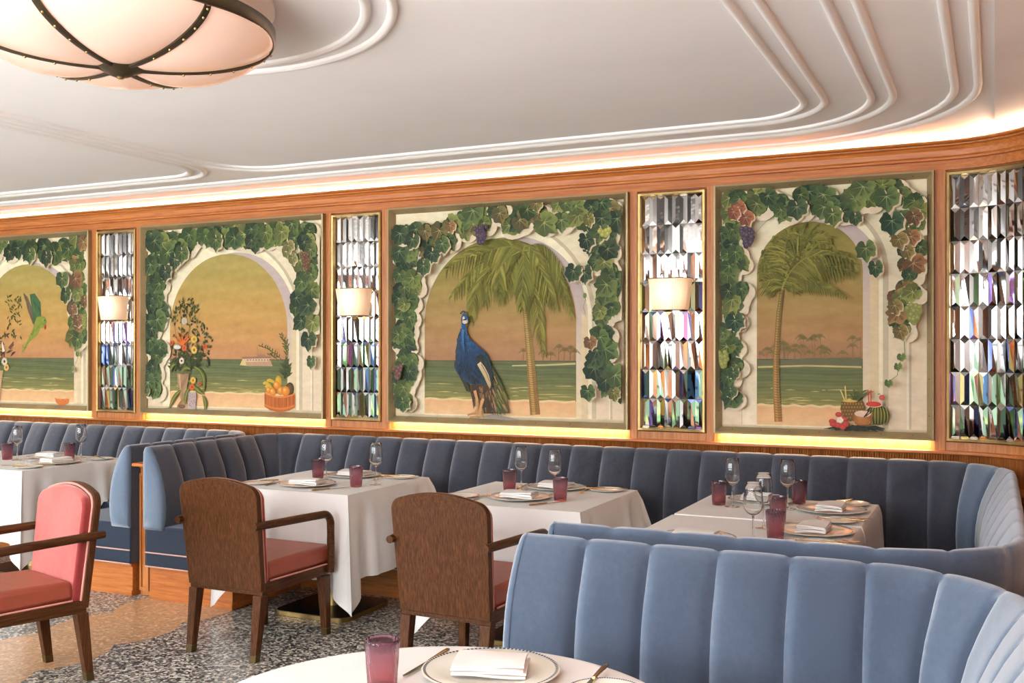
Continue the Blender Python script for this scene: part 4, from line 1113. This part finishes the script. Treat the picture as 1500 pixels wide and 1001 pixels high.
# ================================================================== CHAIRS
def armchair():
    t = thing('armchair', '', 'chair')
    # curved wooden back shell : outline in (x, z), gently bowed in plan
    def outline(inset=0):
        P = []
        n = 10; hw, hb, zt, zb, rr = .238 - inset, .224 - inset, .855 - inset, .325 + inset, .062
        P += [(-hb, zb), (hb, zb)]
        for k in range(n + 1):
            a = math.radians(0 + 78 * k / n); P.append((hw - rr + rr * math.cos(a), zt - .028 - rr + rr * math.sin(a) * 1.0))
        for k in range(1, 8):
            x = (hw - rr + rr * math.cos(math.radians(78))) * (1 - 2 * k / 8); P.append((x, zt - .030 + .030 * (1 - (x / (hw - .05)) ** 2)))
        for k in range(n + 1):
            a = math.radians(78 - 78 * k / n); P.append((-(hw - rr + rr * math.cos(a)), zt - .028 - rr + rr * math.sin(a)))
        return P
    def ywood(x, z): return -.268 - (z - .32) * .115 + .012 * (x / .23) ** 2
    def shell(inset, y0, y1, mat, name, bev):
        mb = MB(); P = outline(inset)
        mb.prism(P, lambda p: (p[0], ywood(*p) + y0, p[1]), lambda p: (p[0], ywood(*p) + y1, p[1]))
        return obj(name, mb, mat, t, bevel=bev, angle=30)
    shell(0, -.014, .018, M['walnut'], 'back_shell', .004)
    cu = shell(.012, .019, .062, M['pink_velvet'], 'back_cushion', .012)
    P = outline(.006); mb = MB().tube([(p[0], ywood(*p) + .024, p[1]) for p in P + P[:1]], .0055, 6)
    obj('piping', mb, M['pink_piping'], cu)
    # seat frame and cushion
    mb = MB().frustum([(-.222, -.262, .305), (.222, -.262, .305), (.228, .262, .315), (-.228, .262, .315)], [(-.224, -.262, .362), (.224, -.262, .362), (.232, .268, .362), (-.232, .268, .362)])
    obj('seat_frame', mb, M['walnut_y'], t, smooth=False, bevel=.003)
    mb = MB().frustum([(-.214, -.215, .363), (.214, -.215, .363), (.226, .268, .363), (-.226, .268, .363)], [(-.206, -.210, .448), (.206, -.210, .448), (.222, .272, .462), (-.222, .272, .462)])
    st = obj('seat', mb, M['pink_leather'], t, bevel=.022)
    mb = MB()
    for sg in (-1, 1): mb.tube([(sg * .219, -.20, .367), (sg * .231, .262, .367)], .0045, 6)
    mb.tube([(-.231, .272, .367), (.231, .272, .367)], .0045, 6)
    obj('piping', mb, M['pink_piping'], st)
    # arms: rounded rail that bends down at the front into the seat frame
    for sg in (-1, 1):
        pts = [(sg * .236, -.335, .640), (sg * .240, -.28, .640), (sg * .246, .0, .633), (sg * .250, .17, .628)]
        for k in range(1, 8):
            a = PI / 2 * k / 7; pts.append((sg * .250, .17 + .058 * math.sin(a), .628 - .058 * (1 - math.cos(a))))
        pts += [(sg * .249, .230, .50), (sg * .246, .236, .40), (sg * .240, .240, .325)]
        mb = MB().tube(pts, [.017, .019] + [.020] * (len(pts) - 3) + [.019], 10, 1.0)
        obj('arm', mb, M['walnut_y'], t, angle=50)
    # legs with brass sabots
    for sx, y0, y1, nm in ((-1, -.245, -.285, 'leg'), (1, -.245, -.285, 'leg'), (-1, .236, .250, 'leg'), (1, .236, .250, 'leg')):
        def sq(cx_, cy_, z, h): return [(cx_ - h, cy_ - h, z), (cx_ + h, cy_ - h, z), (cx_ + h, cy_ + h, z), (cx_ - h, cy_ + h, z)]
        xt, xb = sx * .198, sx * (.196 if y0 < 0 else .205)
        f = .035 / .306; xm, ym = xb + (xt - xb) * f, y1 + (y0 - y1) * f
        lg = obj('leg', MB().frustum(sq(xm, ym, .035, .0182), sq(xt, y0, .306, .026)), M['walnut'], t, smooth=False, bevel=.003)
        obj('leg_tip', MB().frustum(sq(xb, y1, 0, .0172), sq(xm, ym, .0348, .0188)), M['sabot'], lg, smooth=False, bevel=.002)
    return t
kit = Kit(armchair())
kit.put((-3.305, 4.038, 0), math.radians(-1), 'wood-backed armchair with pink seat pushed to the fruit basket mural table', 'pink armchairs')
kit.put((-2.105, 4.040, 0), math.radians(-2), 'wood-backed armchair with pink seat pushed to the peacock mural table', 'pink armchairs')
kit.put((-3.875, 3.015, 0), math.radians(164.5), 'pink velvet armchair turned to show its cushioned front, on the beige scalloped floor', 'pink armchairs')

# ================================================================== TABLES AND CLOTHS
def pedestal_table(loc, label, w, d, bx, by, rnd_=False, tag_group=None):
    t = thing('pedestal_table', label, 'table', loc)
    if rnd_: mb = MB().lathe([(w, .676), (w, .703)], 48)
    else: mb = MB().box(-w / 2, w / 2, -d / 2, d / 2, .676, .703)
    obj('tabletop', mb, M['walnut_y'], t, smooth=rnd_, bevel=.003)
    P = []
    h, rr = .235, .06
    for cx_, cy_, a0 in ((h - rr, h - rr, 0), (-h + rr, h - rr, 90), (-h + rr, -h + rr, 180), (h - rr, -h + rr, 270)):
        for j in range(7):
            a = math.radians(a0 + 15 * j); P.append((cx_ + rr * math.cos(a), cy_ + rr * math.sin(a)))
    mb = MB().prism(P, lambda p: (bx + p[0], by + p[1], .004), lambda p: (bx + p[0], by + p[1], .028)); b = obj('base', mb, M['black'], t, angle=30)
    mb = MB(); rows = [[(bx + p[0] * q, by + p[1] * q, z) for p in P] for q, z in ((1.004, 0), (1.018, .002), (1.018, .024), (1.004, .027))]
    mb.grid(rows, closed_u=True); obj('base_rim', mb, M['brass'], b, angle=40)
    obj('column', MB().lathe([(.034, .028), (.030, .06), (.030, .66), (.05, .677)], 20, (bx, by, 0)), M['brass'], t)
    return t
def square_cloth(loc, label, group, hx, hy, drop, r, flat_sides=(), tails=1.0, drops={}):
    """draped square cloth: flat top, hanging sides, pointed corners folding outward. Local origin on the floor."""
    mb = MB(); zt = .7065
    # perimeter samples
    per = []; n = 46
    cs = [(-hx, -hy), (hx, -hy), (hx, hy), (-hx, hy)]; nr = [(0, -1), (1, 0), (0, 1), (-1, 0)]
    for k in range(4):
        a, b = cs[k], cs[(k + 1) % 4]; L = math.hypot(b[0] - a[0], b[1] - a[1])
        for j in range(n):
            t = j / n; t = t - .11 * math.sin(4 * PI * t) / 1.6 if False else (.5 - .5 * math.cos(PI * t)) * .55 + t * .45; tt = t
            per.append((a[0] + (b[0] - a[0]) * tt, a[1] + (b[1] - a[1]) * tt, k, t, L))
    ph = [r.uniform(0, 6) for _ in range(4)]
    rows = []
    # top: concentric rings from the centre
    for q in (.0, .5, .9, .985):
        rows.append([(p[0] * q, p[1] * q, zt + (.0 if q < .98 else 0)) for p in per])
    m = 16
    for i in range(m + 1):
        f = i / m; row = []
        for (px, py, k, t, L) in per:
            dc = min(t, 1 - t) * L
            cn = math.exp(-(dc / .075) ** 2)                   # near a corner
            c0 = (k == 0 and t < .5) or (k == 3 and t > .5)
            tail = tails * (.48 if c0 else .34) * max(0, 1 - dc / .17) ** 1.15
            q = 1.0 if dc > .25 else .5 + 2 * dc
            kn = (k + 1) % 4 if t > .5 else (k - 1) % 4
            w2 = max(0, 1 - min(t, 1 - t) * 4) * .5
            dk_, dn_ = drops.get(k, drop), drops.get(kn, drop)
            base = dk_ * (1 - w2) + dn_ * w2
            s_ = max(0, min(1, (loc[1] + py - 4.90) / .06))                      # the cloth rests on the bench seat
            s_ = max(s_, max(0, min(1, (loc[0] + px + .60) / .06)), max(0, min(1, (3.66 - loc[1] - py) / .06)) if loc[0] > -1.5 else 0)
            if -4 < loc[0] < -3.3 and loc[0] + px < -3.80: s_ = max(s_, max(0, min(1, (loc[1] + py - 4.385) / .04)))
            base = base * (1 - s_) + min(base, .262) * s_
            dr = base * (1 + tail * (1 - s_))
            nx, ny = nr[k]
            if t == 0: nx, ny = (nr[k][0] + nr[k - 1][0]) * (.707 if tails == 1 else .9), (nr[k][1] + nr[k - 1][1]) * (.707 if tails == 1 else .9)
            else:
                # blend the outward direction towards the diagonal near corners
                kk = k if t > .5 else (k - 1) % 4
                o = nr[(k + 1) % 4] if t > .5 else nr[(k - 1) % 4]
                w = cn * .5 * tails; nx, ny = nx * (1 - w) + o[0] * w, ny * (1 - w) + o[1] * w
            fl = .010 + f * (.016 + .085 * cn * tails * (.25 if c0 else 1) - .060 * tails * math.exp(-((dc - .13) / .045) ** 2) + .022 * math.exp(-((dc - .21) / .04) ** 2) + .010 * math.sin(t * L * 19 + ph[k]) * min(1, dc / .2))
            if k == 0 and tails == 1 and dc > .16: fl *= 1 - .75 * min(1, (dc - .16) / .06)
            if k in flat_sides: fl = min(fl, .010)
            e = 1 - math.cos(min(1, f * 9) * PI / 2) if f < .12 else 1
            off = fl * (min(1, f * 6) ** .6) if f > 0 else 0
            if i == 0: z = zt; off = 0
            else: z = zt - .006 - dr * f
            row.append((px + nx * (off + (.004 if i else 0)), py + ny * (off + (.004 if i else 0)), z))
        rows.append(row)
    mb.grid(rows, closed_u=True)
    o = obj('tablecloth', mb, M['linen'], None, angle=70, loc=loc)
    return tag(o, label, 'tablecloth', group)
rc = random.Random(3)
G = 'white tablecloths in the booths'
TK = 1.06
TB = {'far': (-6.70 * TK, 4.515 * TK), 'parrot': (-5.535 * TK, 4.515 * TK), 'basket': (-3.245 * TK, 4.507 * TK), 'peacock': (-2.03 * TK, 4.505 * TK)}
for key, lab, lab2 in (('far', 'pedestal table at the far end of the farther booth', 'white cloth on the table at the far end of the farther booth'),
                       ('parrot', 'pedestal table below the parrot mural', 'white cloth with a hanging corner on the table below the parrot mural'),
                       ('basket', 'pedestal table with black brass-edged base below the fruit basket mural', 'white cloth with a long hanging corner on the table below the fruit basket mural'),
                       ('peacock', 'pedestal table with black brass-edged base below the peacock mural', 'white cloth on the table below the peacock mural')):
    x, y = TB[key]
    pedestal_table((x, y, 0), lab, .82, .80, .08, -.06)
    square_cloth((x, y, 0), lab2, G, .423, .416, .445, rc, drops={2: .265, 3: .445})
pedestal_table((-.917, 4.860, 0), 'pedestal table against the wall bench below the cocktail mural', .80, .66, 0, -.08)
square_cloth((-.917, 4.860, 0), 'white cloth on the wall half of the joined tables below the cocktail mural', G, .409, .340, .42, rc, flat_sides=(0,), tails=.0, drops={2: .262, 1: .262})
pedestal_table((-.917, 4.095, 0), 'pedestal table joined to the one below the cocktail mural, behind the nearest banquette', .80, .75, 0, .0)
square_cloth((-.917, 4.095, 0), 'white cloth on the nearer half of the joined tables below the cocktail mural', G, .409, .386, .42, rc, flat_sides=(2,), tails=.0, drops={0: .262, 1: .262})
# round table
RT = (-1.022, 1.775)
pedestal_table((RT[0], RT[1], 0), 'round pedestal table in front of the nearest banquette', .508, 0, 0, 0, rnd_=True)
mb = MB(); rows = []
for q, z, wv in ((.02, .7075, 0), (.3, .7075, 0), (.50, .7075, 0), (.513, .7065, 0), (.5195, .702, 0), (.523, .68, .004), (.525, .56, .008), (.526, .41, .012), (.527, .32, .014)):
    rows.append([((q + wv * math.sin(11 * 2 * PI * k / 120)) * math.cos(2 * PI * k / 120), (q + wv * math.sin(11 * 2 * PI * k / 120)) * math.sin(2 * PI * k / 120), z) for k in range(120)])
mb.grid(rows, closed_u=True); mb.f.append(tuple(range(120)))
tag(obj('tablecloth', mb, M['linen'], None, angle=50, loc=(RT[0], RT[1], 0)), 'white cloth on the round table in front of the nearest banquette', 'tablecloth')
# ================================================================== TABLEWARE
ZT = .7072; TS = 1.06
def charger():
    t = thing('charger_plate', '', 'plate')
    obj('plate_body', MB().lathe([(.030, .0), (.085, .0012), (.104, .006), (.148, .0125), (.150, .014), (.147, .0155), (.105, .0095), (.086, .0048), (.01, .0042)], 64), M['porcelain'], t)
    mb = MB(); n = 96
    rows = [[(q * math.cos(2 * PI * k / n), q * math.sin(2 * PI * k / n), z) for k in range(n)] for q, z in ((.1405, .0148), (.1440, .0154), (.1462, .0158))]
    obj('rim_band', mb.grid(rows, closed_u=True), M['rim'], t, fix=True)
    return t
def side_plate():
    t = thing('side_plate', '', 'plate')
    obj('plate_body', MB().lathe([(.02, .0), (.048, .001), (.058, .005), (.083, .0095), (.0845, .011), (.082, .0122), (.058, .0076), (.047, .0042), (.006, .0038)], 48), M['porcelain'], t)
    mb = MB(); n = 80
    rows = [[(q * math.cos(2 * PI * k / n), q * math.sin(2 * PI * k / n), z) for k in range(n)] for q, z in ((.0775, .0117), (.0795, .0122), (.0810, .0125))]
    obj('rim_band', mb.grid(rows, closed_u=True), M['rim'], t)
    return t
def napkin():
    """folded linen napkin: four soft layers with a fold at one long edge"""
    mb = MB(); hx, hy = .079, .056; rr = random.Random(9)
    for i in range(4):
        z0 = .0005 + .0062 * i; n = 12; rows = []
        for a in range(n + 1):
            v = -hy + 2 * hy * a / n; row = []
            for b in range(n + 1):
                u = -hx + 2 * hx * b / n
                ed = .002 * i
                x = u * (1 - .012 * i) + .003 * math.sin(i * 2.1) ; y = v * (1 - .02 * i) + .002 * math.cos(i * 1.7)
                h = .0024 * math.sin(u * 30 + i) * math.sin(v * 25 + i * 2) + .0035 * (1 - (v / hy) ** 2)
                row.append((x, y, z0 + .004 + h))
            rows.append(row)
        lo = [[(p[0], p[1], p[2] - .0052) for p in r_] for r_ in rows]
        mb.grid(rows); mb.grid(lo)
        edge = lambda R: R[0] + [r_[-1] for r_ in R[1:]] + list(reversed(R[-1][:-1])) + [r_[0] for r_ in reversed(R[1:-1])]
        bulge = [(p[0] * 1.012, p[1] * 1.016, p[2] - .0026) for p in edge(rows)]
        mb.grid([edge(rows), bulge, edge(lo)], closed_u=True)
    o = obj('napkin', mb, M['napkin'], None, angle=60); o['category'] = 'napkin'; return o
def wine_glass():
    t = thing('wine_glass', '', 'wine glass')
    out = [(.0058, .099), (.012, .101), (.022, .107), (.031, .118), (.0355, .132), (.0362, .146), (.0345, .170), (.0315, .195), (.0290, .2185), (.0284, .2195)]
    inn = [(.0278, .2190), (.0303, .195), (.0333, .170), (.0350, .146), (.0343, .133), (.0298, .120), (.021, .110), (.011, .1045), (.002, .1032)]
    obj('bowl', MB().lathe([(.0006, .0985)] + out + inn, 32), M['glass'], t, angle=80)
    obj('stem', MB().lathe([(.0075, .0052), (.0048, .012), (.0034, .03), (.0032, .07), (.0040, .092), (.0055, .0982)], 14), M['glass'], t, angle=80)
    obj('foot', MB().lathe([(.0335, 0), (.0345, .001), (.033, .002), (.015, .0036), (.007, .005)], 32), M['glass'], t, angle=80)
    return t
def tumbler():
    mb = MB(); n = 88; rows = []
    out = [(.0262, 0), (.0272, .0015), (.0285, .02), (.0305, .05), (.0328, .08), (.0346, .1075)]
    def row(r_, z, rib):
        return [((r_ + rib * (.5 + .5 * math.cos(18 * a + z * 150))) * math.cos(a), (r_ + rib * (.5 + .5 * math.cos(18 * a + z * 150))) * math.sin(a), z) for a in [2 * PI * k / n for k in range(n)]]
    rows.append(row(.0262, 0, 0))
    for i in range(14):
        z = .0015 + .104 * i / 13; r_ = .0272 + (.0346 - .0272) * (z / .1075) ** 1.0; rows.append(row(r_, z, .0026))
    rows.append(row(.0344, .1072, 0)); rows.append(row(.0332, .1076, 0))
    for z in (.10, .07, .04, .012): rows.append(row(.0272 + (.0346 - .0272) * (z / .1075) - .0020, z, 0))
    b = len(mb.v); mb.grid(rows, closed_u=True); mb.f.append(tuple(b + k for k in reversed(range(n)))); e = b + (len(rows) - 1) * n; mb.f.append(tuple(e + k for k in range(n)))
    o = obj('tumbler', mb, M['tumbler'], None, angle=60); o['category'] = 'tumbler'; return o
def knife():
    """lies along +Y, handle end at +Y"""
    t = thing('table_knife', '', 'knife')
    mb = MB(); rows = []
    for y, w, h in ((.006, .0042, .0030), (.012, .0048, .0034), (.05, .0056, .0040), (.085, .0066, .0046), (.10, .0060, .0044), (.106, .0035, .0028)):
        rows.append([(w * math.cos(2 * PI * k / 10), y, .0050 + h * math.sin(2 * PI * k / 10)) for k in range(10)])
    mb.grid(rows, closed_u=True); mb.f += [tuple(range(10)), tuple(range(50, 60))]
    obj('handle', mb, M['gold'], t, angle=60)
    P = [(-.0045, .0055), (.0035, .0055), (.0055, -.02), (.0066, -.06), (.0055, -.09), (.001, -.108), (-.0045, -.103)]
    obj('blade', MB().prism(P, lambda p: (p[0], p[1], .0030), lambda p: (p[0] * .96, p[1], .0052)), M['steel'], t, bevel=.0006)
    return t
def fork():
    t = thing('table_fork', '', 'fork')
    mb = MB(); rows = []
    for y, w, h, z in ((-.100, .0045, .0016, .004), (-.092, .0062, .0020, .0038), (-.04, .0042, .0018, .0045), (.02, .003, .0018, .0075), (.034, .0032, .0017, .0085)):
        rows.append([(w * math.cos(2 * PI * k / 10), y, z + h * math.sin(2 * PI * k / 10)) for k in range(10)])
    mb.grid(rows, closed_u=True); mb.f += [tuple(range(10)), tuple(range(40, 50))]
    obj('handle', mb, M['gold'], t, angle=60)
    mb = MB().prism([(-.0032, .034), (.0032, .034), (.0095, .046), (.0105, .060), (-.0105, .060), (-.0095, .046)], lambda p: (p[0], p[1], .0078 - (p[1] - .034) * .16), lambda p: (p[0], p[1], .0094 - (p[1] - .034) * .16))
    for k in range(4):
        x = -.0087 + .0058 * k; mb.frustum([(x - .0016, .0598, .0036), (x + .0016, .0598, .0036), (x + .0016, .0598, .0052), (x - .0016, .0598, .0052)], [(x - .0009, .100, .0052), (x + .0009, .100, .0052), (x + .0009, .100, .0064), (x - .0009, .100, .0064)])
    obj('head', mb, M['gold'], t, bevel=.0004)
    return t
K_ch, K_sp, K_wg, K_kn, K_fk = Kit(charger()), Kit(side_plate()), Kit(wine_glass()), Kit(knife()), Kit(fork())
class Kit1(Kit): pass
K_np, K_tm = Kit(napkin()), Kit(tumbler())
TN = {'parrot': 'parrot mural table', 'basket': 'fruit basket mural table', 'peacock': 'peacock mural table', 'joined': 'joined tables below the cocktail mural', 'round': 'round table'}
def D(a): return math.radians(a)
def put(k, key, x, y, desc, rz=0, z=0):
    noun = {'ch': 'charger plate', 'sp': 'side plate', 'wg': 'wine glass', 'tm': 'tumbler', 'kn': 'table knife', 'fk': 'fork', 'np': 'folded napkin'}[k]
    adj = {'ch': 'white blue-rimmed', 'sp': 'small white', 'wg': 'clear stemmed', 'tm': 'ribbed mauve', 'kn': 'gold-handled', 'fk': 'gold', 'np': 'white'}[k]
    kit = {'ch': K_ch, 'sp': K_sp, 'wg': K_wg, 'tm': K_tm, 'kn': K_kn, 'fk': K_fk, 'np': K_np}[k]
    grp = {'ch': 'charger plates', 'sp': 'side plates', 'wg': 'wine glasses', 'tm': 'mauve tumblers', 'kn': 'table knives', 'fk': 'table forks', 'np': 'folded napkins'}[k]
    o = kit.put((x * TS, y * TS, ZT + z * TS), D(rz), '%s %s %s' % (adj, noun, desc), '%s on the %s' % (grp, TN[key]))
    o.scale = (TS, TS, TS); return o
def setting(key, x, y, who, rz=0, nrz=None):
    put('ch', key, x, y, 'at the %s' % who, rz); put('np', key, x, y, 'on the charger at the %s' % who, nrz if nrz is not None else rz, .0112)
# parrot mural table
k = 'parrot'
setting(k, -5.30, 4.50, "parrot table's booth-end place", 90); setting(k, -5.62, 4.73, "parrot table's wall-side place", 4)
put('sp', k, -5.225, 4.775, 'near the wall on the parrot mural table', 0); put('kn', k, -5.225, 4.775, "on the parrot table's plate nearest the wall", 65, .0105)
put('sp', k, -5.245, 4.250, 'on the aisle corner of the parrot mural table'); put('kn', k, -5.245, 4.250, "on the parrot table's aisle-corner plate", 100, .0105)
put('tm', k, -5.77, 4.52, 'standing left of the plates on the parrot mural table'); put('tm', k, -5.415, 4.700, 'between the two chargers on the parrot mural table')
put('wg', k, -5.690, 4.530, 'beside the left tumbler on the parrot mural table'); put('wg', k, -5.440, 4.815, 'nearer the wall on the parrot mural table')
put('kn', k, -5.18, 4.40, 'lying near the cloth edge of the parrot mural table', 95); put('fk', k, -5.40, 4.27, "beside the booth-end charger on the parrot table", -90)
# fruit basket mural table
k = 'basket'
setting(k, -3.243, 4.325, "chair side of the fruit basket table", 0, 8); setting(k, -3.235, 4.745, "wall side of the fruit basket table", 180, 184)
put('tm', k, -3.378, 4.600, 'closer to the wall on the fruit basket table'); put('tm', k, -2.985, 4.392, 'closer to the aisle on the fruit basket table')
put('wg', k, -3.285, 4.548, 'beside the wall-side tumbler on the fruit basket table'); put('wg', k, -2.935, 4.500, 'beside the aisle-side tumbler on the fruit basket table')
put('sp', k, -2.955, 4.790, 'on the wall corner of the fruit basket table'); put('kn', k, -2.965, 4.790, "on the fruit basket table's wall-corner plate", 110, .0105)
put('sp', k, -3.515, 4.265, 'on the aisle corner of the fruit basket table'); put('kn', k, -3.515, 4.265, "on the fruit basket table's aisle-corner plate", -40, .0105)
put('kn', k, -3.040, 4.250, 'beside the chair-side charger on the fruit basket table', 152); put('fk', k, -3.05, 4.72, 'beside the wall-side charger on the fruit basket table', 190); put('kn', k, -3.42, 4.76, 'left of the wall-side charger on the fruit basket table', 184)
put('fk', k, -3.425, 4.30, 'beside the chair-side charger on the fruit basket table', 5)
# peacock mural table
k = 'peacock'
setting(k, -2.040, 4.365, "chair side of the peacock table", 0, 6); setting(k, -2.015, 4.760, "wall side of the peacock table", 180, 178)
put('tm', k, -2.197, 4.585, 'closer to the wall on the peacock table'); put('tm', k, -1.842, 4.397, 'closer to the aisle on the peacock table')
put('wg', k, -2.165, 4.655, 'beside the wall-side tumbler on the peacock table'); put('wg', k, -1.940, 4.560, 'between the chargers on the peacock table')
put('sp', k, -1.750, 4.790, 'on the wall corner of the peacock table'); put('kn', k, -1.755, 4.790, "on the peacock table's wall-corner plate", 112, .0105)
put('sp', k, -2.315, 4.300, 'on the aisle corner of the peacock table, behind the chair')
put('kn', k, -1.850, 4.270, 'beside the chair-side charger on the peacock table', 150); put('fk', k, -1.845, 4.72, 'beside the wall-side charger on the peacock table', 188); put('kn', k, -2.205, 4.77, 'left of the wall-side charger on the peacock table', 186)
put('fk', k, -2.215, 4.31, 'beside the chair-side charger on the peacock table', 4)
# joined tables
k = 'joined'
setting(k, -.645, 4.600, "joined tables' corner-bench place nearest the wall", 90); setting(k, -.630, 4.035, "joined tables' corner-bench place farther from the wall", 90)
setting(k, -.985, 4.755, "joined tables' wall-bench place", 180); setting(k, -1.00, 3.690, "joined tables' place nearest the bench back", 0)
put('tm', k, -1.137, 4.585, "at the wall-bench corner of the joined tables"); put('tm', k, -.812, 4.775, 'nearest the wall among those on the joined tables')
put('tm', k, -.800, 4.215, 'third from the wall among those on the joined tables'); put('tm', k, -.740, 3.845, 'nearest the low bench back among those on the joined tables')
put('wg', k, -1.068, 4.555, 'beside the wall-bench corner tumbler on the joined tables'); put('wg', k, -.832, 4.598, 'beside the charger nearest the wall on the joined tables')
put('wg', k, -.825, 4.050, 'in the middle of the nearer cloth on the joined tables'); put('wg', k, -.800, 3.740, 'nearest the low bench back on the joined tables')
put('sp', k, -.590, 4.835, 'in the wall corner of the joined tables'); put('kn', k, -.62, 4.835, "on the joined tables' wall-corner plate", -15, .0105)
put('sp', k, -.585, 4.330, 'between the two corner-bench chargers on the joined tables'); put('kn', k, -.575, 4.335, "on the joined tables' middle side plate", -100, .0105)
put('sp', k, -.575, 3.780, 'nearest the low bench back on the joined tables'); put('kn', k, -.575, 3.780, "on the joined tables' plate nearest the low bench back", -98, .0105)
put('fk', k, -.560, 4.44, 'beside the wall-end charger on the joined tables', -92); put('fk', k, -.545, 3.885, 'beside the second charger on the joined tables', -90)
# round table
k = 'round'; ZT = .7083
setting(k, -.985, 1.962, 'round table', 180, 20)
put('tm', k, -1.140, 1.772, 'on the round table in front')
put('kn', k, -1.146, 1.965, 'beside the charger on the round table', 2)
put('sp', k, -.712, 1.938, 'near the edge of the round table'); put('kn', k, -.758, 1.985, 'on the side plate of the round table', 4, .0105)

# ================================================================== CEILING LAMP
LZ = 2.374
t = thing('ceiling_lamp', 'large domed ceiling lamp of pink opal glass with dark riveted ribs', 'ceiling lamp', (LX, LY, LZ))
RZ = .128
def dome(a, f):                                       # f: 0 hub .. 1 rim
    r_ = .05 + (.478 - .05) * f
    z = RZ * (1 - math.sqrt(max(0, 1 - (f * .985) ** 2.1))) if f < 1 else RZ * .86
    return r_, z
A0 = math.radians(-43.4 + 30)
mb = MB(); rows = []
for i in range(15):
    f = math.sin(PI / 2 * i / 14); row = []
    for k in range(120):
        a = A0 + 2 * PI * k / 120; r_, z = dome(a, f); lob = abs(math.sin(3 * (a - A0))) ** .7
        row.append(((r_ + .010 * lob * f) * math.cos(a), (r_ + .010 * lob * f) * math.sin(a), z - .020 * lob * math.sin(PI * min(1, f * .9 + .05))))
    rows.append(row)
mb.grid(rows, closed_u=True); obj('glass_dome', mb, M['dome'], t, angle=60)
for k in range(6):
    a = A0 + PI / 3 * k; mb = MB(); P = []
    for i in range(15):
        f = math.sin(PI / 2 * i / 14); r_, z = dome(a, f); P.append((r_ + .004, z - .006))
    c, s_ = math.cos(a), math.sin(a); rows = []
    for r_, z in P:
        w = .011; rows.append([(r_ * c - s_ * w, r_ * s_ + c * w, z + .004), (r_ * c - s_ * w, r_ * s_ + c * w, z - .003), (r_ * c, r_ * s_, z - .006), (r_ * c + s_ * w, r_ * s_ - c * w, z - .003), (r_ * c + s_ * w, r_ * s_ - c * w, z + .004)])
    rb = obj('rib', mb.grid(rows), M['bronze'], t, angle=40)
    if k == 0: rv = None
    for i in range(3, 14, 2):
        r_, z = P[i]
        if rv is None: rv = obj('rivet', MB().lathe([(.0044, .003), (.0036, -.002), (.001, -.0035)], 8), M['brass'], rb); s0 = rv
        else: s0 = rv.copy(); COL.objects.link(s0); s0.parent = rb
        s0.location = (r_ * c, r_ * s_, z - .007)
obj('rim', MB().lathe([(.470, RZ * .80), (.486, RZ * .80), (.492, RZ * .86), (.492, RZ * .86 + .034), (.486, RZ * .86 + .038), (.470, RZ * .86 + .038)], 96, cap=False), M['bronze'], t, angle=40)
obj('hub', MB().lathe([(.012, -.030), (.024, -.029), (.034, -.025), (.038, -.021), (.066, -.008), (.086, .002), (.088, .010), (.084, .018), (.02, .02)], 48), M['bronze'], t, angle=40)
obj('hub_ring', MB().lathe([(.086, .004), (.0905, .008), (.0905, .013), (.084, .0185)], 48, cap=False), M['brass'], t)
obj('finial', MB().lathe([(.003, -.038), (.009, -.037), (.013, -.032), (.012, -.029)], 20), M['brass'], t)
obj('canopy', MB().lathe([(.40, RZ * .86 + .036), (.44, RZ * .86 + .05), (.475, ZC - LZ - .030), (.490, ZC - LZ - .016), (.490, ZC - LZ)], 96), M['mould'], t, angle=40)

# ================================================================== LIGHTS
def area(name, loc, rot, sx, sy, power, col):
    l = bpy.data.lights.new(name, 'AREA'); l.shape = 'RECTANGLE'; l.size = sx; l.size_y = sy; l.energy = power; l.color = col
    o = bpy.data.objects.new(name, l); COL.objects.link(o); o.location = loc; o.rotation_euler = rot; return o
WARM = (1.0, .66, .36)
area('cove_strip_light', (-4.7, 5.82, 2.512), (PI - 1.15, 0, 0), 9.2, .03, 200, (1.0, .60, .37))
area('cove_strip_light_right', (.50, 1.9, 2.505), (PI, .55, 0), .04, 6.4, 46, (1.0, .68, .46))
area('cove_strip_light_corner', (.24, 5.56, 2.51), (PI, 0, -PI / 4), .6, .04, 8, (1.0, .70, .48))
for a, b in ((-7.96, -6.299), (-5.768, -4.105), (-3.592, -1.938), (-1.429, -.282)):
    area('ledge_strip_light', ((a + b) / 2, 5.672, .986), (0.35, 0, 0), (b - a) - .05, .012, 5 * (b - a) / 1.65, (1.0, .78, .48))
for s_ in (-6.039, -3.8555, -1.6835):
    p = bpy.data.lights.new('sconce_light', 'POINT'); p.energy = .9; p.color = (1, .74, .48); p.shadow_soft_size = .02
    o = bpy.data.objects.new('sconce_light', p); COL.objects.link(o); o.location = (s_, 5.63, 1.80)

w = bpy.data.worlds.new('World'); SC.world = w; w.use_nodes = True
w.node_tree.nodes['Background'].inputs[0].default_value = (.9, .95, 1, 1); w.node_tree.nodes['Background'].inputs[1].default_value = .35

# ================================================================== CAMERA
cam = bpy.data.cameras.new('camera'); cam.sensor_width = 36; cam.sensor_fit = 'HORIZONTAL'; cam.lens = FPX / 1500 * 36
cam.shift_y = (HZ - 500.5) / 1500; cam.clip_start = .05
co = bpy.data.objects.new('camera', cam); COL.objects.link(co); co.location = (0, 0, EYE); co.rotation_euler = (PI / 2, 0, YAW)
SC.camera = co
SC.view_settings.view_transform = 'Standard'; SC.view_settings.look = 'None'; SC.view_settings.exposure = 0.64
SC.cycles.max_bounces = 10; SC.cycles.transmission_bounces = 10; SC.cycles.glossy_bounces = 5; SC.cycles.sample_clamp_indirect = 4
